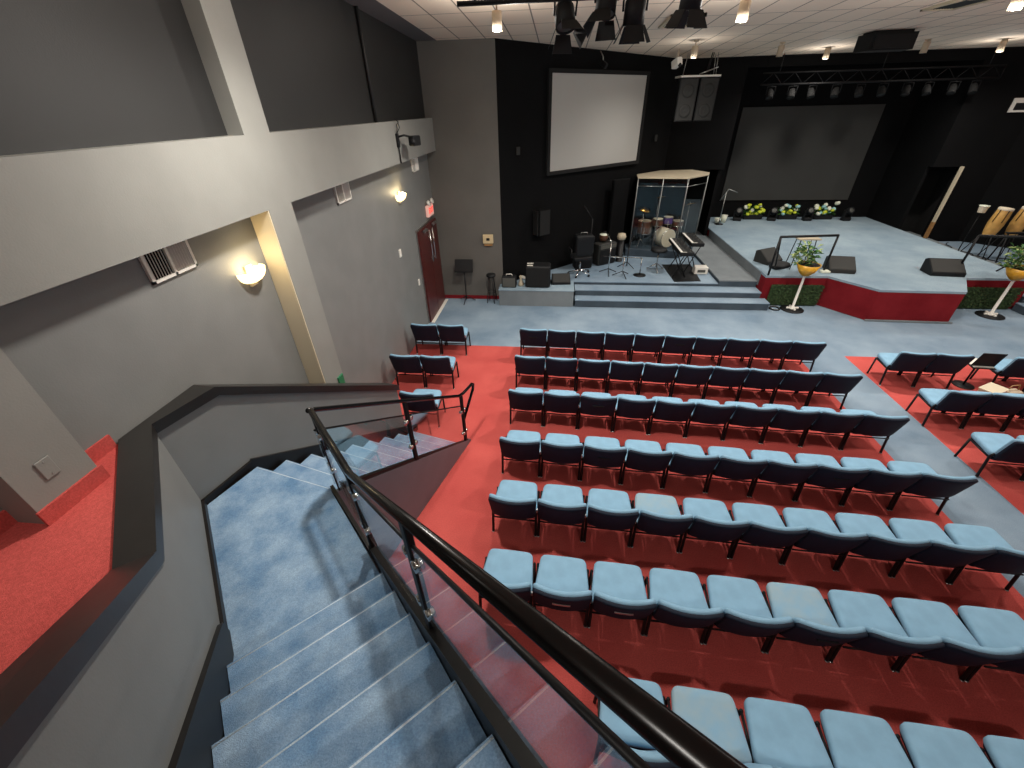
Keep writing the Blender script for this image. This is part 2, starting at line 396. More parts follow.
sk.prism([s3, S_, S_ - nU * .03, s3 - nU * .03], [nosU(-2.25) - .3, ZL - .1, ZL - .1, nosU(-2.25) - .3], [nosU(-2.25) + .13, ZL + .11, ZL + .11, nosU(-2.25) + .13])
loc2(sk).build('wall_skirting', 'skirt', st)

# guard wall around the stairwell with its black cap
CZ = .885
gw = MB()
inn = [S_ - dU * 2.4, S_, A_, B_, B_ + eL * 2.15]
zin = [2.38 + 2.4 * .62, 2.38, 2.38, 2.38, 2.38 - .64 * 2.15]
out = [Vector((-2.09, .95)) - dU * 2.4, Vector((-2.09, .95)), Vector((-2.92, 1.83)), Vector((-2.90, 2.5)), Vector((-2.90, 2.5)) + eL * 2.2 + nL * -.0]
for i in range(4):
    gw.prism([inn[i], inn[i + 1], out[i + 1], out[i]], 0, [zin[i] - .03, zin[i + 1] - .03, zin[i + 1] - .03, zin[i] - .03])
struct('wall_stairwell', gw, 'stairgrey')
cp = MB()
ci = [S_ - dU * 2.4 - nU * .03, Vector((-1.95, 1.06)), Vector((-2.825, 2.0)), Vector((-2.70, 2.485)), Vector((-2.70, 2.485)) + eL * 2.17]
co = [o + Vector((0, 0)) for o in out]; co[4] = out[4] + nL * .02
for i in range(4):
    cp.prism([ci[i], ci[i + 1], co[i + 1], co[i]], [zin[i] - .085, zin[i + 1] - .085, zin[i + 1] - .085, zin[i] - .085], [zin[i], zin[i + 1], zin[i + 1], zin[i]])
struct('trim_3', cp, 'capblack')

# ------------------------------------------------------------------ stair railing
rl = thing('stair_railing', 'black tubular stair handrail with glass panels and silver clamps', 'railing', (-1.8, 2.27, 0)); org = Vector((-1.8, 2.27, 0))
pr = P1 - nU * .035
def ru(s, h): q = pr + dU * s; return (q.x, q.y, h)
lr = L0 + oo - nL * .035
def rlp(s, h): q = lr + eL * s; return (q.x, q.y, h)
corner = Vector((-1.80, 2.30))
zU = lambda s: 2.345 + .613 * (.265 - s)
hr = MB()
path = [ru(-2.35, zU(-2.35)), ru(.2, zU(.2)), ru(.27, 2.352), ru(.36, 2.348), (corner.x + .02, corner.y - .03, 2.35)]
hr.tube(path, .0225, 14)
loc2(hr).build('handrail', 'railblack', rl)
hr = MB(); hr.tube([(corner.x, corner.y - .03, 2.35), rlp(.12, 2.29), rlp(1.17, 1.645), rlp(2.3, .945), rlp(2.42, .915), rlp(2.68, .90), rlp(2.72, .87), rlp(2.70, .80), rlp(2.36, .50)], .021, 12)
loc2(hr).build('handrail', 'railblack', rl)
posts = [(ru(-.78, 0), nosU(-.78) - .02, zU(-.78)), (ru(.36, 0), ZL - .03, 2.33), ((corner.x, corner.y, 0), ZL - .03, 2.34), (rlp(1.17, 0), nosL(1.17) - .02, 1.63), (rlp(2.34, 0), 0, .92), (ru(-1.85, 0), nosU(-1.85) - .02, zU(-1.85))]
dirs = [dU, dU, dU, eL, eL, dU]
for (q, z0, z1), dd in zip(posts, dirs):
    p = MB(); ang = math.atan2(dd.y, dd.x); p.bev((q[0], q[1], (z0 + z1) / 2), (.055, .03, z1 - z0), .004, rot(z=ang))
    po = loc2(p).build('post', 'postblack', rl)
    for fr in (.30, .72):
        z = z0 + (z1 - z0) * fr; cl = MB()
        for sgn in (-1, 1):
            c2 = Vector((q[0], q[1])) + dd * sgn * .042
            nn = Vector((-dd.y, dd.x))
            cl.lathe([(0, -.022), (.026, -.02), (.028, 0), (.026, .02), (0, .022)], 10, (c2.x, c2.y, z), rot(z=ang) @ rot(x=R(90)))
        loc2(cl).build('clamp', 'chrome', po)
def pane(a, za0, za1, b, zb0, zb1):
    g = MB(); a = Vector(a); b = Vector(b); d = (b - a).normalized(); n = Vector((-d.y, d.x)) * .008
    g.prism([a, b, b + n, a + n], [za0, zb0, zb0, za0], [za1, zb1, zb1, za1])
    go = loc2(g).build('glass_panel', 'glass', rl)
    t = MB(); t.tube([(a.x, a.y, za1), (b.x, b.y, zb1)], .009, 6); loc2(t).build('panel_edge', 'blackmetal', go)
GH = .69
pane(ru(-.74, 0)[:2], nosU(-.74) + .05, nosU(-.74) + GH, ru(.32, 0)[:2], nosU(.32) + .22, nosU(.32) + GH + .04)
pane(ru(-1.81, 0)[:2], nosU(-1.81) + .05, nosU(-1.81) + GH, ru(-.82, 0)[:2], nosU(-.82) + .05, nosU(-.82) + GH)
pane(ru(-2.35, 0)[:2], nosU(-2.35) + .05, nosU(-2.35) + GH, ru(-1.89, 0)[:2], nosU(-1.89) + .05, nosU(-1.89) + GH)
pane(ru(.42, 0)[:2], ZL + .06, 2.18, (corner.x + .03, corner.y - .035), ZL + .06, 2.18)
pane(rlp(.06, 0)[:2], nosL(.06) + .06, nosL(.06) + .67, rlp(1.12, 0)[:2], nosL(1.12) + .06, nosL(1.12) + .67)
pane(rlp(1.22, 0)[:2], nosL(1.22) + .06, nosL(1.22) + .67, rlp(2.28, 0)[:2], nosL(2.28) + .06, nosL(2.28) + .67)

# ------------------------------------------------------------------ chairs
def make_chair():
    t = thing('auditorium_chair', 'x', 'chair')
    tilt = lambda y: .03 * (y - .02) - .03
    s = MB(); s.slab(trap(.53, .452, .03, .45, .06), .355, .425, .022, lambda x, y, z: (x, y, z + tilt(y) + (.012 * (1 - (x / .27) ** 2) if z > .39 else 0)))
    s.build('seat', 'fabric', t)
    s = MB(); s.slab(trap(.50, .43, .0, .435, .06), .325, .362, .012, lambda x, y, z: (x, y, z + tilt(y)))
    s.build('seat_shell', 'shell', t)
    def bf(x, h, tt):   # lean and wrap of the back
        return (x, -.115 * (h / .40) - .035 + tt * .96 + .055 * (2 * x / .53) ** 2, .325 + h + tt * .27)
    s = MB(); s.slab(trap(.49, .53, .02, .385, .055), .0, .058, .024, lambda x, y, z: bf(x, y, z)); s.f = [q[::-1] for q in s.f]
    s.build('backrest', 'fabric', t)
    s = MB(); s.slab(trap(.495, .528, .01, .383, .05), -.024, .012, .008, lambda x, y, z: bf(x, y, z)); s.f = [q[::-1] for q in s.f]
    s.build('back_shell', 'shell', t)
    for sx in (-1, 1):
        l = MB(); l.tube([(sx * .252, .385, 0), (sx * .252, .385, .02), (sx * .25, .37, .34)], .0145, 8); l.build('leg', 'blackmetal', t)
        l = MB(); l.tube([(sx * .252, -.005, 0), (sx * .252, .0, .02), (sx * .25, .04, .33), (sx * .252, .01, .40)], .016, 8)
        l.build('leg', 'blackmetal', t)
        l = MB(); l.tube([(sx * .25, .05, .315), (sx * .25, .37, .33)], .011, 6); l.build('side_rail', 'blackmetal', t)
        l = MB(); l.lathe([(0, -.002), (.019, 0), (.019, .006), (0, .006)], 8, (sx * .252, -.006, .0025)); l.build('glide', 'silver', t)
    l = MB(); l.tube([(-.25, .0, .262), (.25, .0, .262)], .009, 6); l.build('stretcher', 'blackmetal', t)
    l = MB(); l.bev((.264, .01, .43), (.018, .028, .05), .004); l.build('connector', 'silver', t)
    return t
proto = make_chair(); used = [False]
ORD = ['first', 'second', 'third', 'fourth', 'fifth', 'sixth', 'seventh', 'eighth', 'ninth', 'tenth']
def chair(x, y, rz, label, group):
    if not used[0]:
        used[0] = True; proto.location = (x, y, 0); proto.rotation_euler.z = rz; tag(proto, label, 'chair', group); return proto
    return dup(proto, (x, y, 0), rz, label, group)
def add_holder(ch, m, wd=.16):
    h = MB(); h.bev((0, -.128, .56), (wd, .014, .018), .003); h.box((0, -.124, .542), (wd * .8, .008, .012))
    o = h.build('card_holder', m, ch)
SL = .05; PITCH = .536
rowsY = [7.10, 6.07, 5.05, 3.98, 3.04, 2.09, 1.09]
RN = ['front row', 'second row', 'third row', 'fourth row', 'fifth row', 'sixth row', 'rearmost visible row']
holders = {(0, 0): 'blackplastic', (0, 5): 'blackplastic', (0, 8): 'blackplastic', (2, 2): 'blackplastic', (3, 2): 'blackplastic', (3, 7): 'blackplastic', (5, 1): 'silver', (5, 2): 'silver', (5, 5): 'blackplastic'}
pend = []
worn = {(4, 3), (5, 5), (6, 1)}
for r_, y0 in enumerate(rowsY):
    n = 10 if r_ < 6 else 8; xs = -.61 + .245 if r_ < 6 else .44 + .262
    for k in range(n):
        if r_ == 6 and k > 6: continue
        x = xs + PITCH * k; y = y0 - SL * (x + .37)
        nm = 'leftmost' if k == 0 else ('rightmost' if (k == n - 1 and r_ < 6) else ORD[k])
        fromL = '' if nm.endswith('most') else ' from the left'
        lab = f'{nm} blue padded chair{fromL} in the {RN[r_]} of the middle block'
        extra = ''
        ch = chair(x, y, -SL, lab, f'blue chairs in the {RN[r_]} of the middle block')
        if (r_, k) in holders: pend.append((ch, holders[(r_, k)]))
        if (r_, k) in worn:
            for c_ in ch.children:
                if c_.name.startswith('seat') and not c_.name.startswith('seat_shell'):
                    c_.data = c_.data.copy(); c_.data.materials[0] = M['fabric2']
# chairs by the side wall
for y, nm, only in ((7.19, 'front', 2), (5.98, 'second', 2), (4.9, 'third', 1)):
    for k in range(only):
        x = -1.76 - .236 - PITCH * k
        chair(x, y, -.02, f'blue chair {"nearest the aisle" if k == 0 else "nearest the grey wall"} in the {nm} pair along the side wall', 'blue chairs along the left wall')
# right block
for i, (x0, y0) in enumerate(((5.78 + .236, 6.58), (5.72 + .236, 5.45), (5.68 + .236, 4.4))):
    for k in range(5 if i < 2 else 4):
        if i == 0 and k == 2: continue
        x = x0 + PITCH * k + (.05 if (i == 0 and k > 2) else 0); y = y0 - SL * (x - x0)
        nm = ('leftmost' if k == 0 else ORD[k]); fl = '' if k == 0 else ' from the aisle'
        if i == 0 and k > 2: nm = ('third', 'fourth')[k - 3]
        chair(x, y, -SL, f'{nm} blue chair{fl} in the {("front", "second", "third")[i]} row of the right block', f'blue chairs in the {("front", "second", "third")[i]} row of the right block')

for ch, m_ in pend: add_holder(ch, m_)

# ------------------------------------------------------------------ stage
rect_ = lambda x0, y0, x1, y1: [(x0, y0), (x1, y0), (x1, y1), (x0, y1)]
stg = thing('stage_platform', 'large blue carpeted stage with a dark red front that juts forward', 'stage', (7.9, 12, 0)); org = Vector((7.9, 12, 0))
top = [(5.02, 10.0), (6.43, 10.15), (7.06, 9.29), (8.74, 9.24), (9.38, 10.13), (10.78, 10.0), (10.79, 16.39), (5.02, 16.39)]
top = [(5.03, 10.12), (6.43, 10.15), (7.06, 9.29), (8.74, 9.24), (9.38, 10.13), (10.78, 10.12), (10.79, 16.39), (5.03, 16.39)]
s = MB(); s.prism(top, ZST - .05, ZST); loc2(s).build('deck', 'bluestage', stg)
s = MB(); ins = [(7.9 + (x - 7.9) * .998, 12.5 + (y - 12.5) * .998) for x, y in top]; s.prism(ins, 0.005, ZST - .05); loc2(s).build('front_panel', 'reddark', stg)
for xa_ in (5.02, 10.76): s = MB(); s.prism(rect_(xa_, 10.4, xa_ + .03, 14.6), .4, ZST - .02); loc2(s).build('side_panel', 'greycarpet', stg)
s = MB(); s.prism([(7.02, 9.27), (8.76, 9.22), (8.79, 9.19), (7.0, 9.24)], .005, .045); loc2(s).build('kick_strip', 'greycarpet', stg)
# planters under the stage front
for x0, x1, nm in ((5.2, 6.36, 'left'), (9.45, 10.6, 'right')):
    h = thing('artificial_hedge', f'strip of dark green artificial hedge set against the red stage front, {nm} of the podium', 'hedge', ((x0 + x1) / 2, 10.08, 0), 0, 'hedge strips under the stage front')
    b = MB(); b.bev((0, 0, .27), (x1 - x0, .06, .52), .02); b.build('backing', 'hedge', h)
    l = MB(); rr = random.Random(3)
    for i in range(700):
        p = Vector((rr.uniform(-(x1 - x0) / 2, (x1 - x0) / 2), -.03 - rr.random() * .03, rr.uniform(.06, .54))); a = rr.uniform(0, 6.28); q = .03
        u = Vector((math.cos(a), rr.uniform(-.5, .2), math.sin(a))) * q; v = Vector((-math.sin(a), rr.uniform(-.6, .1), math.cos(a))) * q * .6
        l.add([p - u, p + v, p + u, p - v], [(0, 1, 2, 3)])
    lo_ = l.build('foliage', 'hedge', h)
# steps, band platforms and walkways (left and mirrored right)
def platform(name, label, cat, polys, m, org_, riser='greycarpet'):
    t = thing(name, label, cat, org_); o = Vector(org_)
    for nm, poly, z0, z1, mm in polys:
        b = MB(); b.prism([Vector(p) for p in poly], z0, z1); b.v = [tuple(Vector(v) - o) for v in b.v]; b.build(nm, mm, t)
    return t
rect = lambda x0, y0, x1, y1: [(x0, y0), (x1, y0), (x1, y1), (x0, y1)]
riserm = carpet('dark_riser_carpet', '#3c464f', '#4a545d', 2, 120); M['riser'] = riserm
for side in ('left', 'right'):
    mx = (lambda x: x) if side == 'left' else MX
    q = lambda a, b, c_, d: rect(min(mx(a), mx(c_)), b, max(mx(a), mx(c_)), d)
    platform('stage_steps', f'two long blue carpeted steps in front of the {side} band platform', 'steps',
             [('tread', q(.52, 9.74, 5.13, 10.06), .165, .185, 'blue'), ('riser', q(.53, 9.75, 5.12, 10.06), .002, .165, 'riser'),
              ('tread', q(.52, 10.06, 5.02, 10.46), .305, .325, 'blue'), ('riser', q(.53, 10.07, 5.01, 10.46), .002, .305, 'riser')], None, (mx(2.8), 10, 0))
    sq = [(mx(-1.34 + .1), 10.46), (mx(4.11), 10.46), (mx(4.11), 14.5), (mx(3.17), 14.5), (mx(-1.06), 10.46)][1:]
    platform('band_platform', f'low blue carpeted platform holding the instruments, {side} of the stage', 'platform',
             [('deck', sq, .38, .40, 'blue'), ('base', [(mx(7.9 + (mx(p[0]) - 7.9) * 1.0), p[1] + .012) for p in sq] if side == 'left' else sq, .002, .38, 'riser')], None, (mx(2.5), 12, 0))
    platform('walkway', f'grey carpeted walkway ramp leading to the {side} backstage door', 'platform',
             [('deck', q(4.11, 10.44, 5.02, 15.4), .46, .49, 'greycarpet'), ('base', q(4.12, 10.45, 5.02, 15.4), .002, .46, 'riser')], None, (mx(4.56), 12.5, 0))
    platform('side_plinth', f'blue carpeted block standing {"beside the grey wall" if side == "left" else "at the far right"}', 'plinth',
             [('deck', [(mx(x_), y_) for x_, y_ in ((-1.39, 9.74), (.49, 9.74), (.49, 10.46), (-1.0, 10.46), (-1.33, 10.15), (-1.39, 10.15))], .40, .42, 'bluestage'), ('base', [(mx(x_), y_) for x_, y_ in ((-1.38, 9.75), (.48, 9.75), (.48, 10.455), (-1.0, 10.455), (-1.33, 10.14), (-1.38, 10.14))], .002, .40, 'greycarpet')], None, (mx(-.45), 10.1, 0))
platform('drum_riser', 'low dark riser under the clear drum booth', 'platform', [('deck', [(2.08, 12.72), (3.55, 12.5), (4.09, 13.0), (4.09, 14.4), (3.3, 14.4), (2.12, 13.3)], .40, .60, 'riser')], None, (3.1, 13, .4))

# ------------------------------------------------------------------ door on the left wall, signs, vents, sconces
d = MB(); d.box2((XW, 8.62, 0), (XW + .03, 10.1, 2.1)); struct('trim_4', d, 'silver')
for k, (y0, y1) in enumerate(((8.66, 9.35), (9.37, 10.07))):
    b = MB(); b.box2((XW + .01, y0, .01), (XW + .06, y1, 2.06)); dr = tag(b.build(f'door_{k + 1}', 'door'), kind='structure')
    h = MB(); ym = y1 - .1 if k == 0 else y0 + .1
    h.tube([(XW + .12, ym, 1.28), (XW + .12, ym, 1.98)], .014, 8)
    h.tube([(XW + .06, ym, 1.34), (XW + .12, ym, 1.34)], .01, 6); h.tube([(XW + .06, ym, 1.92), (XW + .12, ym, 1.92)], .01, 6); h.build('pull_handle', 'chrome', dr)
    h = MB(); h.bev((XW + .1, (y0 + y1) / 2, 2.02), (.06, .22, .05), .005); h.build('door_closer', 'silver', dr)
b = MB(); b.bev((XW + .1, 9.36, .008), (.08, 1.42, .016), .004); struct('door_light_strip', b, 'white')  # white strip stands in for light leaking under the door
def vent(y0, y1, z0, z1, label):
    t = thing('wall_vent', label, 'vent', (XW, (y0 + y1) / 2, z0), 0, 'white wall vents under the header'); w_, h_ = y1 - y0, z1 - z0
    b = MB()
    for (ya, yb, za, zb) in ((-w_ / 2, w_ / 2, 0, .02), (-w_ / 2, w_ / 2, h_ - .02, h_), (-w_ / 2, -w_ / 2 + .025, 0, h_), (w_ / 2 - .025, w_ / 2, 0, h_), (-.012, .012, 0, h_)): b.box2((0, ya, za), (.022, yb, zb))
    b.build('frame', 'white', t)
    b = MB()
    for sgn in (-1, 1):
        for i in range(7):
            y = sgn * (w_ / 4) + (i - 3) * w_ / 18; b.box((.012, y, h_ / 2), (.02, .004, h_ - .03), rot(z=sgn * .6))
    b.build('louvres', 'white', t)
    b = MB(); b.box2((0, -w_ / 2 + .01, .01), (.004, w_ / 2 - .01, h_ - .01)); b.build('duct_opening', 'blackroom', t)
vent(2.62, 3.06, 3.18, 3.42, 'white louvred vent left of the column beside the glowing wall lamp')
vent(5.63, 6.06, 3.17, 3.42, 'white louvred vent on the grey wall just right of the column')
vent(8.98, 9.40, 3.15, 3.40, 'white louvred vent farthest along the grey wall near the exit sign')
def sconce(y, z, label):
    t = thing('wall_sconce', label, 'lamp', (XW, y, z), 0, 'bowl shaped wall lamps')
    b = MB(); n = 10; vs = []; fs = []
    for i in range(6):
        r_ = .17 * math.cos(i / 5 * 1.45); zz = -.13 * math.sin(i / 5 * 1.5)
        for k in range(n + 1): a = -math.pi / 2 + math.pi * k / n; vs.append((max(.002, r_ * math.cos(a) * .85), r_ * math.sin(a), zz + .04))
    for i in range(5):
        for k in range(n): a = i * (n + 1) + k; fs.append((a, a + n + 1, a + n + 2, a + 1))
    b.add(vs, fs, 0, True); b.build('bowl', 'sconce', t)
    b = MB(); b.bev((.012, 0, -.02), (.024, .1, .2), .004); b.build('back_plate', 'cream', t)
    b = MB(); b.lathe([(0, -.045), (.03, -.03), (.035, 0), (.03, .03), (0, .045)], 12, (.09, 0, .03)); b.build('bulb', 'lens', t)
    return t
sconce(3.60, 2.93, 'glowing bowl shaped wall lamp on the grey wall left of the column')
sconce(7.98, 2.88, 'glowing bowl shaped wall lamp on the grey wall near the door')
# exit sign with two lamp heads
t = thing('exit_sign', 'lit exit sign with red letters above the dark red door', 'sign', (XW, 9.72, 2.18))
b = MB(); b.bev((.04, 0, .12), (.07, .42, .24), .01); b.build('housing', 'exitface', t)
for sgn in (-1, 1):
    b = MB(); b.lathe([(0, -.03), (.05, -.02), (.06, .03), (0, .03)], 10, (.07, sgn * .14, .29), rot(y=R(70))); b.build('lamp_head', 'white', t)
def text_obj(name, txt, size, m, parent, loc_, rmat):
    cu = bpy.data.curves.new(name, 'FONT'); cu.body = txt; cu.size = size; cu.align_x = 'CENTER'; cu.align_y = 'CENTER'; cu.extrude = .003
    to = bpy.data.objects.new(name, cu); COL.objects.link(to)
    dg = bpy.context.evaluated_depsgraph_get(); me = bpy.data.meshes.new_from_object(to.evaluated_get(dg)); bpy.data.objects.remove(to)
    o = bpy.data.objects.new(name, me); COL.objects.link(o); me.materials.append(M[m]); o.parent = parent; o.matrix_local = Matrix.Translation(loc_) @ rmat.to_4x4(); return o
text_obj('lettering', 'EXIT', .17, 'exitred', t, Vector((.078, 0, .12)), Matrix(((0, 0, 1), (1, 0, 0), (0, 1, 0))))
# switches, thermostat, outlet plate, fire alarm
b = MB(); b.bev((XW + .012, 7.55, 1.96), (.024, .09, .14), .004); tag(b.build('alarm_box', 'white'), 'small white box on the grey wall between wall lamp and door', 'box')
b = MB(); b.bev((XW + .01, 8.36, 1.1), (.02, .08, .13), .004); sw = tag(b.build('light_switch', 'white'), 'white light switch plate beside the dark red door', 'switch')
t = thing('blank_wall_plate', 'blank wall plate low on the pale pier', 'wall plate', (XH, 1.34, 2.625))
b = MB(); b.bev((.004, 0, 0), (.009, .075, .118), .003); b.build('plate', 'walllight', t)
b = MB(); b.lathe([(0, 0), (.004, 0), (.003, .002), (0, .002)], 8, (.009, 0, .04), rot(y=R(90))); b.lathe([(0, 0), (.004, 0), (.003, .002), (0, .002)], 8, (.009, 0, -.04), rot(y=R(90))); b.build('screws', 'silver', t)
t = thing('control_box', 'beige control box on the warm grey wall', 'box', (-1.65, 10.18, 1.44))
b = MB(); b.bev((0, -.03, .11), (.25, .06, .21), .008); b.build('housing', 'beige', t)
b = MB(); b.bev((0, -.063, .11), (.08, .01, .06), .002); b.build('display', 'blackplastic', t)
b = MB(); b.box((0, -.02, -.03), (.2, .04, .04)); b.build('bracket', 'wood', t)
# wall camera on the header
t = thing('security_camera', 'black camera on a bracket with loose cables on the header', 'camera', (XH, 7.75, 3.78))
b = MB(); b.bev((.02, 0, 0), (.04, .07, .2), .006); b.build('mount', 'blackplastic', t)
b = MB(); b.tube([(.03, 0, .05), (.12, .06, .07), (.2, .15, .04)], .016, 6); b.build('bracket', 'blackmetal', t)
b = MB(); b.bev((.24, .22, -.02), (.11, .22, .15), .012, rot(z=-.3)); b.lathe([(.045, 0), (.05, .06), (0, .06)], 12, (.25, .1, -.03), rot(x=R(90))); b.build('camera_body', 'blackplastic', t)
b = MB(); b.tube([(.02, 0, .1), (.05, -.03, .17), (.03, .03, .22), (.06, .05, .26), (.02, 0, .30)], .007, 6); b.tube([(.02, .02, .1), (.06, .06, .18), (.03, .1, .27)], .006, 6); b.tube([(.02, 0, -.1), (.02, .005, -.22), (.02, .0, -.34)], .012, 6); b.build('cables', 'blackplastic', t)
# green exit notice partly hidden behind the cap next to the column
b = MB(); b.bev((XH + .012, 4.2, 1.27), (.02, .12, .22), .003); tag(b.build('green_notice', 'green'), 'green notice at the foot of the pale column', 'sign')

# ------------------------------------------------------------------ projection screen on the angled wall
sd_ = Vector((.73, .684, 0)).normalized(); sn = Vector((sd_.y, -sd_.x, 0))      # along wall, outwards
ang = math.atan2(sd_.y, sd_.x)
def onwall(sx, z, out=0): p = Vector((-1.34, 10.18, 0)) + sd_ * sx + sn * out; return Vector((p.x, p.y, z))
c0 = onwall(3.12, 0)
t = thing('projection_screen', 'white projection screen in a black frame on the angled black wall', 'screen', onwall(3.12, 2.88), ang)
b = MB(); b.box2((-1.63, -.03, 0), (1.65, -.012, 1.92)); b.build('screen_surface', 'screen', t)
b = MB()
for a_, c_ in (((-1.72, -.06, -.08), (1.74, 0, 0)), ((-1.72, -.06, 1.92), (1.74, 0, 2.0)), ((-1.72, -.06, 0), (-1.63, 0, 1.92)), ((1.65, -.06, 0), (1.74, 0, 1.92))): b.box2(a_, c_)
b.build('frame', 'blackroom', t)
t = thing('wall_loudspeaker', 'black loudspeaker with a silver edge hung on the angled black wall', 'speaker', onwall(1.18, 1.45, .02), ang)
b = MB(); b.bev((0, -.13, .33), (.36, .24, .62), .02); b.build('cabinet', 'black', t)
b = MB(); b.box2((-.2, -.2, .04), (-.178, -.02, .62)); b.build('side_trim', 'silver', t)
b = MB(); b.box2((-.16, -.256, .04), (.16, -.25, .62)); b.build('grille', 'blackroom', t)
for sx, z, lab in ((.55, 3.38, 'left'), (5.55, 3.38, 'right')):
    p = onwall(sx, z, .002); b = MB(); b.bev((0, -.015, 0), (.1, .03, .16), .005); tag(b.build('wall_socket', 'grille', None, p, ang), f'small grey wall socket to the {lab} of the projection screen', 'socket', 'grey wall sockets')
t = thing('overhead_camera', 'small dark camera mounted above the projection screen', 'camera', onwall(2.95, 5.02, .02), ang)
b = MB(); b.tube([(0, -.03, .2), (0, -.12, .1), (0, -.14, 0)], .014, 6); b.build('bracket', 'silver', t)
b = MB(); b.bev((0, -.17, -.05), (.09, .18, .1), .01, rot(x=.5)); b.build('camera_body', 'blackplastic', t)

# ------------------------------------------------------------------ hanging loudspeakers
t = thing('hanging_loudspeaker_pair', 'two tall grey loudspeakers hung side by side from a white frame', 'speaker', (3.34, 13.1, 3.80), .08)
for sx in (-1, 1):
    b = MB(); b.prism([(sx * .245 - .225, -.22), (sx * .245 + .225, -.22), (sx * .245 + .16, .22), (sx * .245 - .16, .22)], 0, .9); cb = b.build('cabinet', 'blackplastic', t)
    b = MB(); b.bev((sx * .245, -.228, .45), (.41, .012, .86), .004); b.build('grille', 'grille', cb)
    for z in (.22, .64):
        b = MB(); b.lathe([(.145, 0), (.14, .012), (.09, .002), (.03, -.0), (0, .006)], 20, (sx * .245, -.237, z), rot(x=R(90))); b.build('driver', 'grille', cb)
b = MB(); b.bev((0, 0, .93), (.96, .5, .04), .006); b.build('hanging_frame', 'white', t)
b = MB()
for sx, sy in ((-.4, -.1), (.4, -.1), (.44, .15)): b.tube([(sx, sy, .95), (sx * .9, sy, 1.38)], .008, 6)
b.tube([(.42, -.1, 1.1), (0, -.1, .97)], .012, 6); b.build('chains', 'silver', t)
b = MB(); b.tube([(.22, .1, .95), (.26, .1, 1.2), (.30, .1, 1.4)], .014, 6); b.tube([(.26, .1, .95), (.29, .1, 1.2), (.34, .1, 1.4)], .01, 6); b.build('cables', 'blackplastic', t)
t = thing('ceiling_loudspeaker', 'large black loudspeaker hung under the ceiling above the stage', 'speaker', (6.42, 11.3, 4.97))
b = MB(); b.prism([(-.42, -.22), (.36, -.28), (.42, .2), (-.47, .2)], 0, .27); b.prism([(-.36, -.16), (.30, -.22), (.38, .18), (-.4, .18)], .27, .33); b.build('cabinet', 'blackroom', t)
b = MB(); b.box2((-.38, -.29, .03), (.33, -.26, .24)); b.build('grille', 'blackroom', t)

t = thing('ceiling_camera', 'small white camera box under the ceiling left of the hanging loudspeakers', 'camera', (2.68, 12.6, 4.9), .4)
b = MB(); b.bev((0, 0, .08), (.14, .24, .16), .012, rot(x=-.35)); b.build('body', 'white', t)
b = MB(); b.tube([(0, 0, .12), (0, 0, CEIL(12.6) - 4.9 + .01)], .014, 6); b.build('stem', 'canbody', t)
b = MB(); b.lathe([(.04, 0), (.04, .03), (0, .032)], 12, (0, -.115, .03), rot(x=R(75))); b.build('lens', 'blackplastic', t)

# ------------------------------------------------------------------ ceiling lamps and added fill lights
def can(x, y, zb, lit, label, first=[None]):
    t = thing('ceiling_downlight', label, 'lamp', (x, y, zb), 0, 'cylinder ceiling lamps')
    b = MB(); b.lathe([(0, .2), (.06, .2), (.065, .19), (.065, .0), (.055, .0), (.055, .012)], 18); b.build('can', 'canbody', t)
    b = MB(); b.lathe([(.055, .008), (.03, -.004), (0, -.008)], 18); b.build('lens', 'lens' if lit else 'cone', t)
    b = MB(); b.tube([(0, 0, .2), (0, 0, CEIL(y) - zb + .01)], .011, 8); b.build('stem', 'canbody', t)
    b = MB(); b.lathe([(0, -.03), (.05, -.03), (.06, 0), (0, 0)], 14, (0, 0, CEIL(y) - zb)); b.build('canopy', 'canbody', t)
def spot(x, y, z, e, col=(1, .945, .87), size=160, blend=1.0, rad=.11, glow=.10):
    p_ = bpy.data.lights.new('ceiling_fill_light', 'POINT'); p_.energy = e * (glow if y < 9 else .035); p_.color = col; p_.shadow_soft_size = .05  # unseen point light, added below each lamp to brighten the ceiling
    po_ = bpy.data.objects.new('ceiling_fill_light', p_); COL.objects.link(po_); po_.location = (x, y, z - .12)
    l = bpy.data.lights.new('lamp_and_fill_light', 'SPOT'); l.energy = e; l.color = col; l.spot_size = R(size); l.spot_blend = blend; l.shadow_soft_size = rad
    o = bpy.data.objects.new('lamp_and_fill_light', l); COL.objects.link(o); o.location = (x, y, z - .03); return o
WARM = (1, .87, .72)
E1 = 430
cans = [(-.87, 7.0, 5.03, 1, 'lit cylinder ceiling lamp nearest the warm grey wall'), (2.22, 7.1, 5.03, 1, 'lit cylinder ceiling lamp above the middle chairs, right of the black spotlights'), (5.32, 7.1, 5.03, 1, 'lit cylinder ceiling lamp at the upper right corner of the view'),
        (2.75, 11.4, 4.98, 1, 'lit cylinder ceiling lamp just above the hanging loudspeakers'), (6.3, 13.3, 5.0, 1, 'lit cylinder ceiling lamp left of the black ceiling loudspeaker'), (9.86, 13.0, 5.0, 1, 'lit cylinder ceiling lamp over the right of the stage'),
        (4.79, 12.2, 5.0, 0, 'unlit cylinder ceiling lamp right of the hanging loudspeakers'), (8.0, 12.6, 5.0, 0, 'unlit cylinder ceiling lamp right of the black ceiling loudspeaker')]
for x, y, z, lit, lab in cans:
    can(x, y, z, lit, lab)
    if lit: spot(x, y, z, E1 * ((.95 if x < 0 else 1.25) if y < 9 else (.6 if x < 3 else .95)))
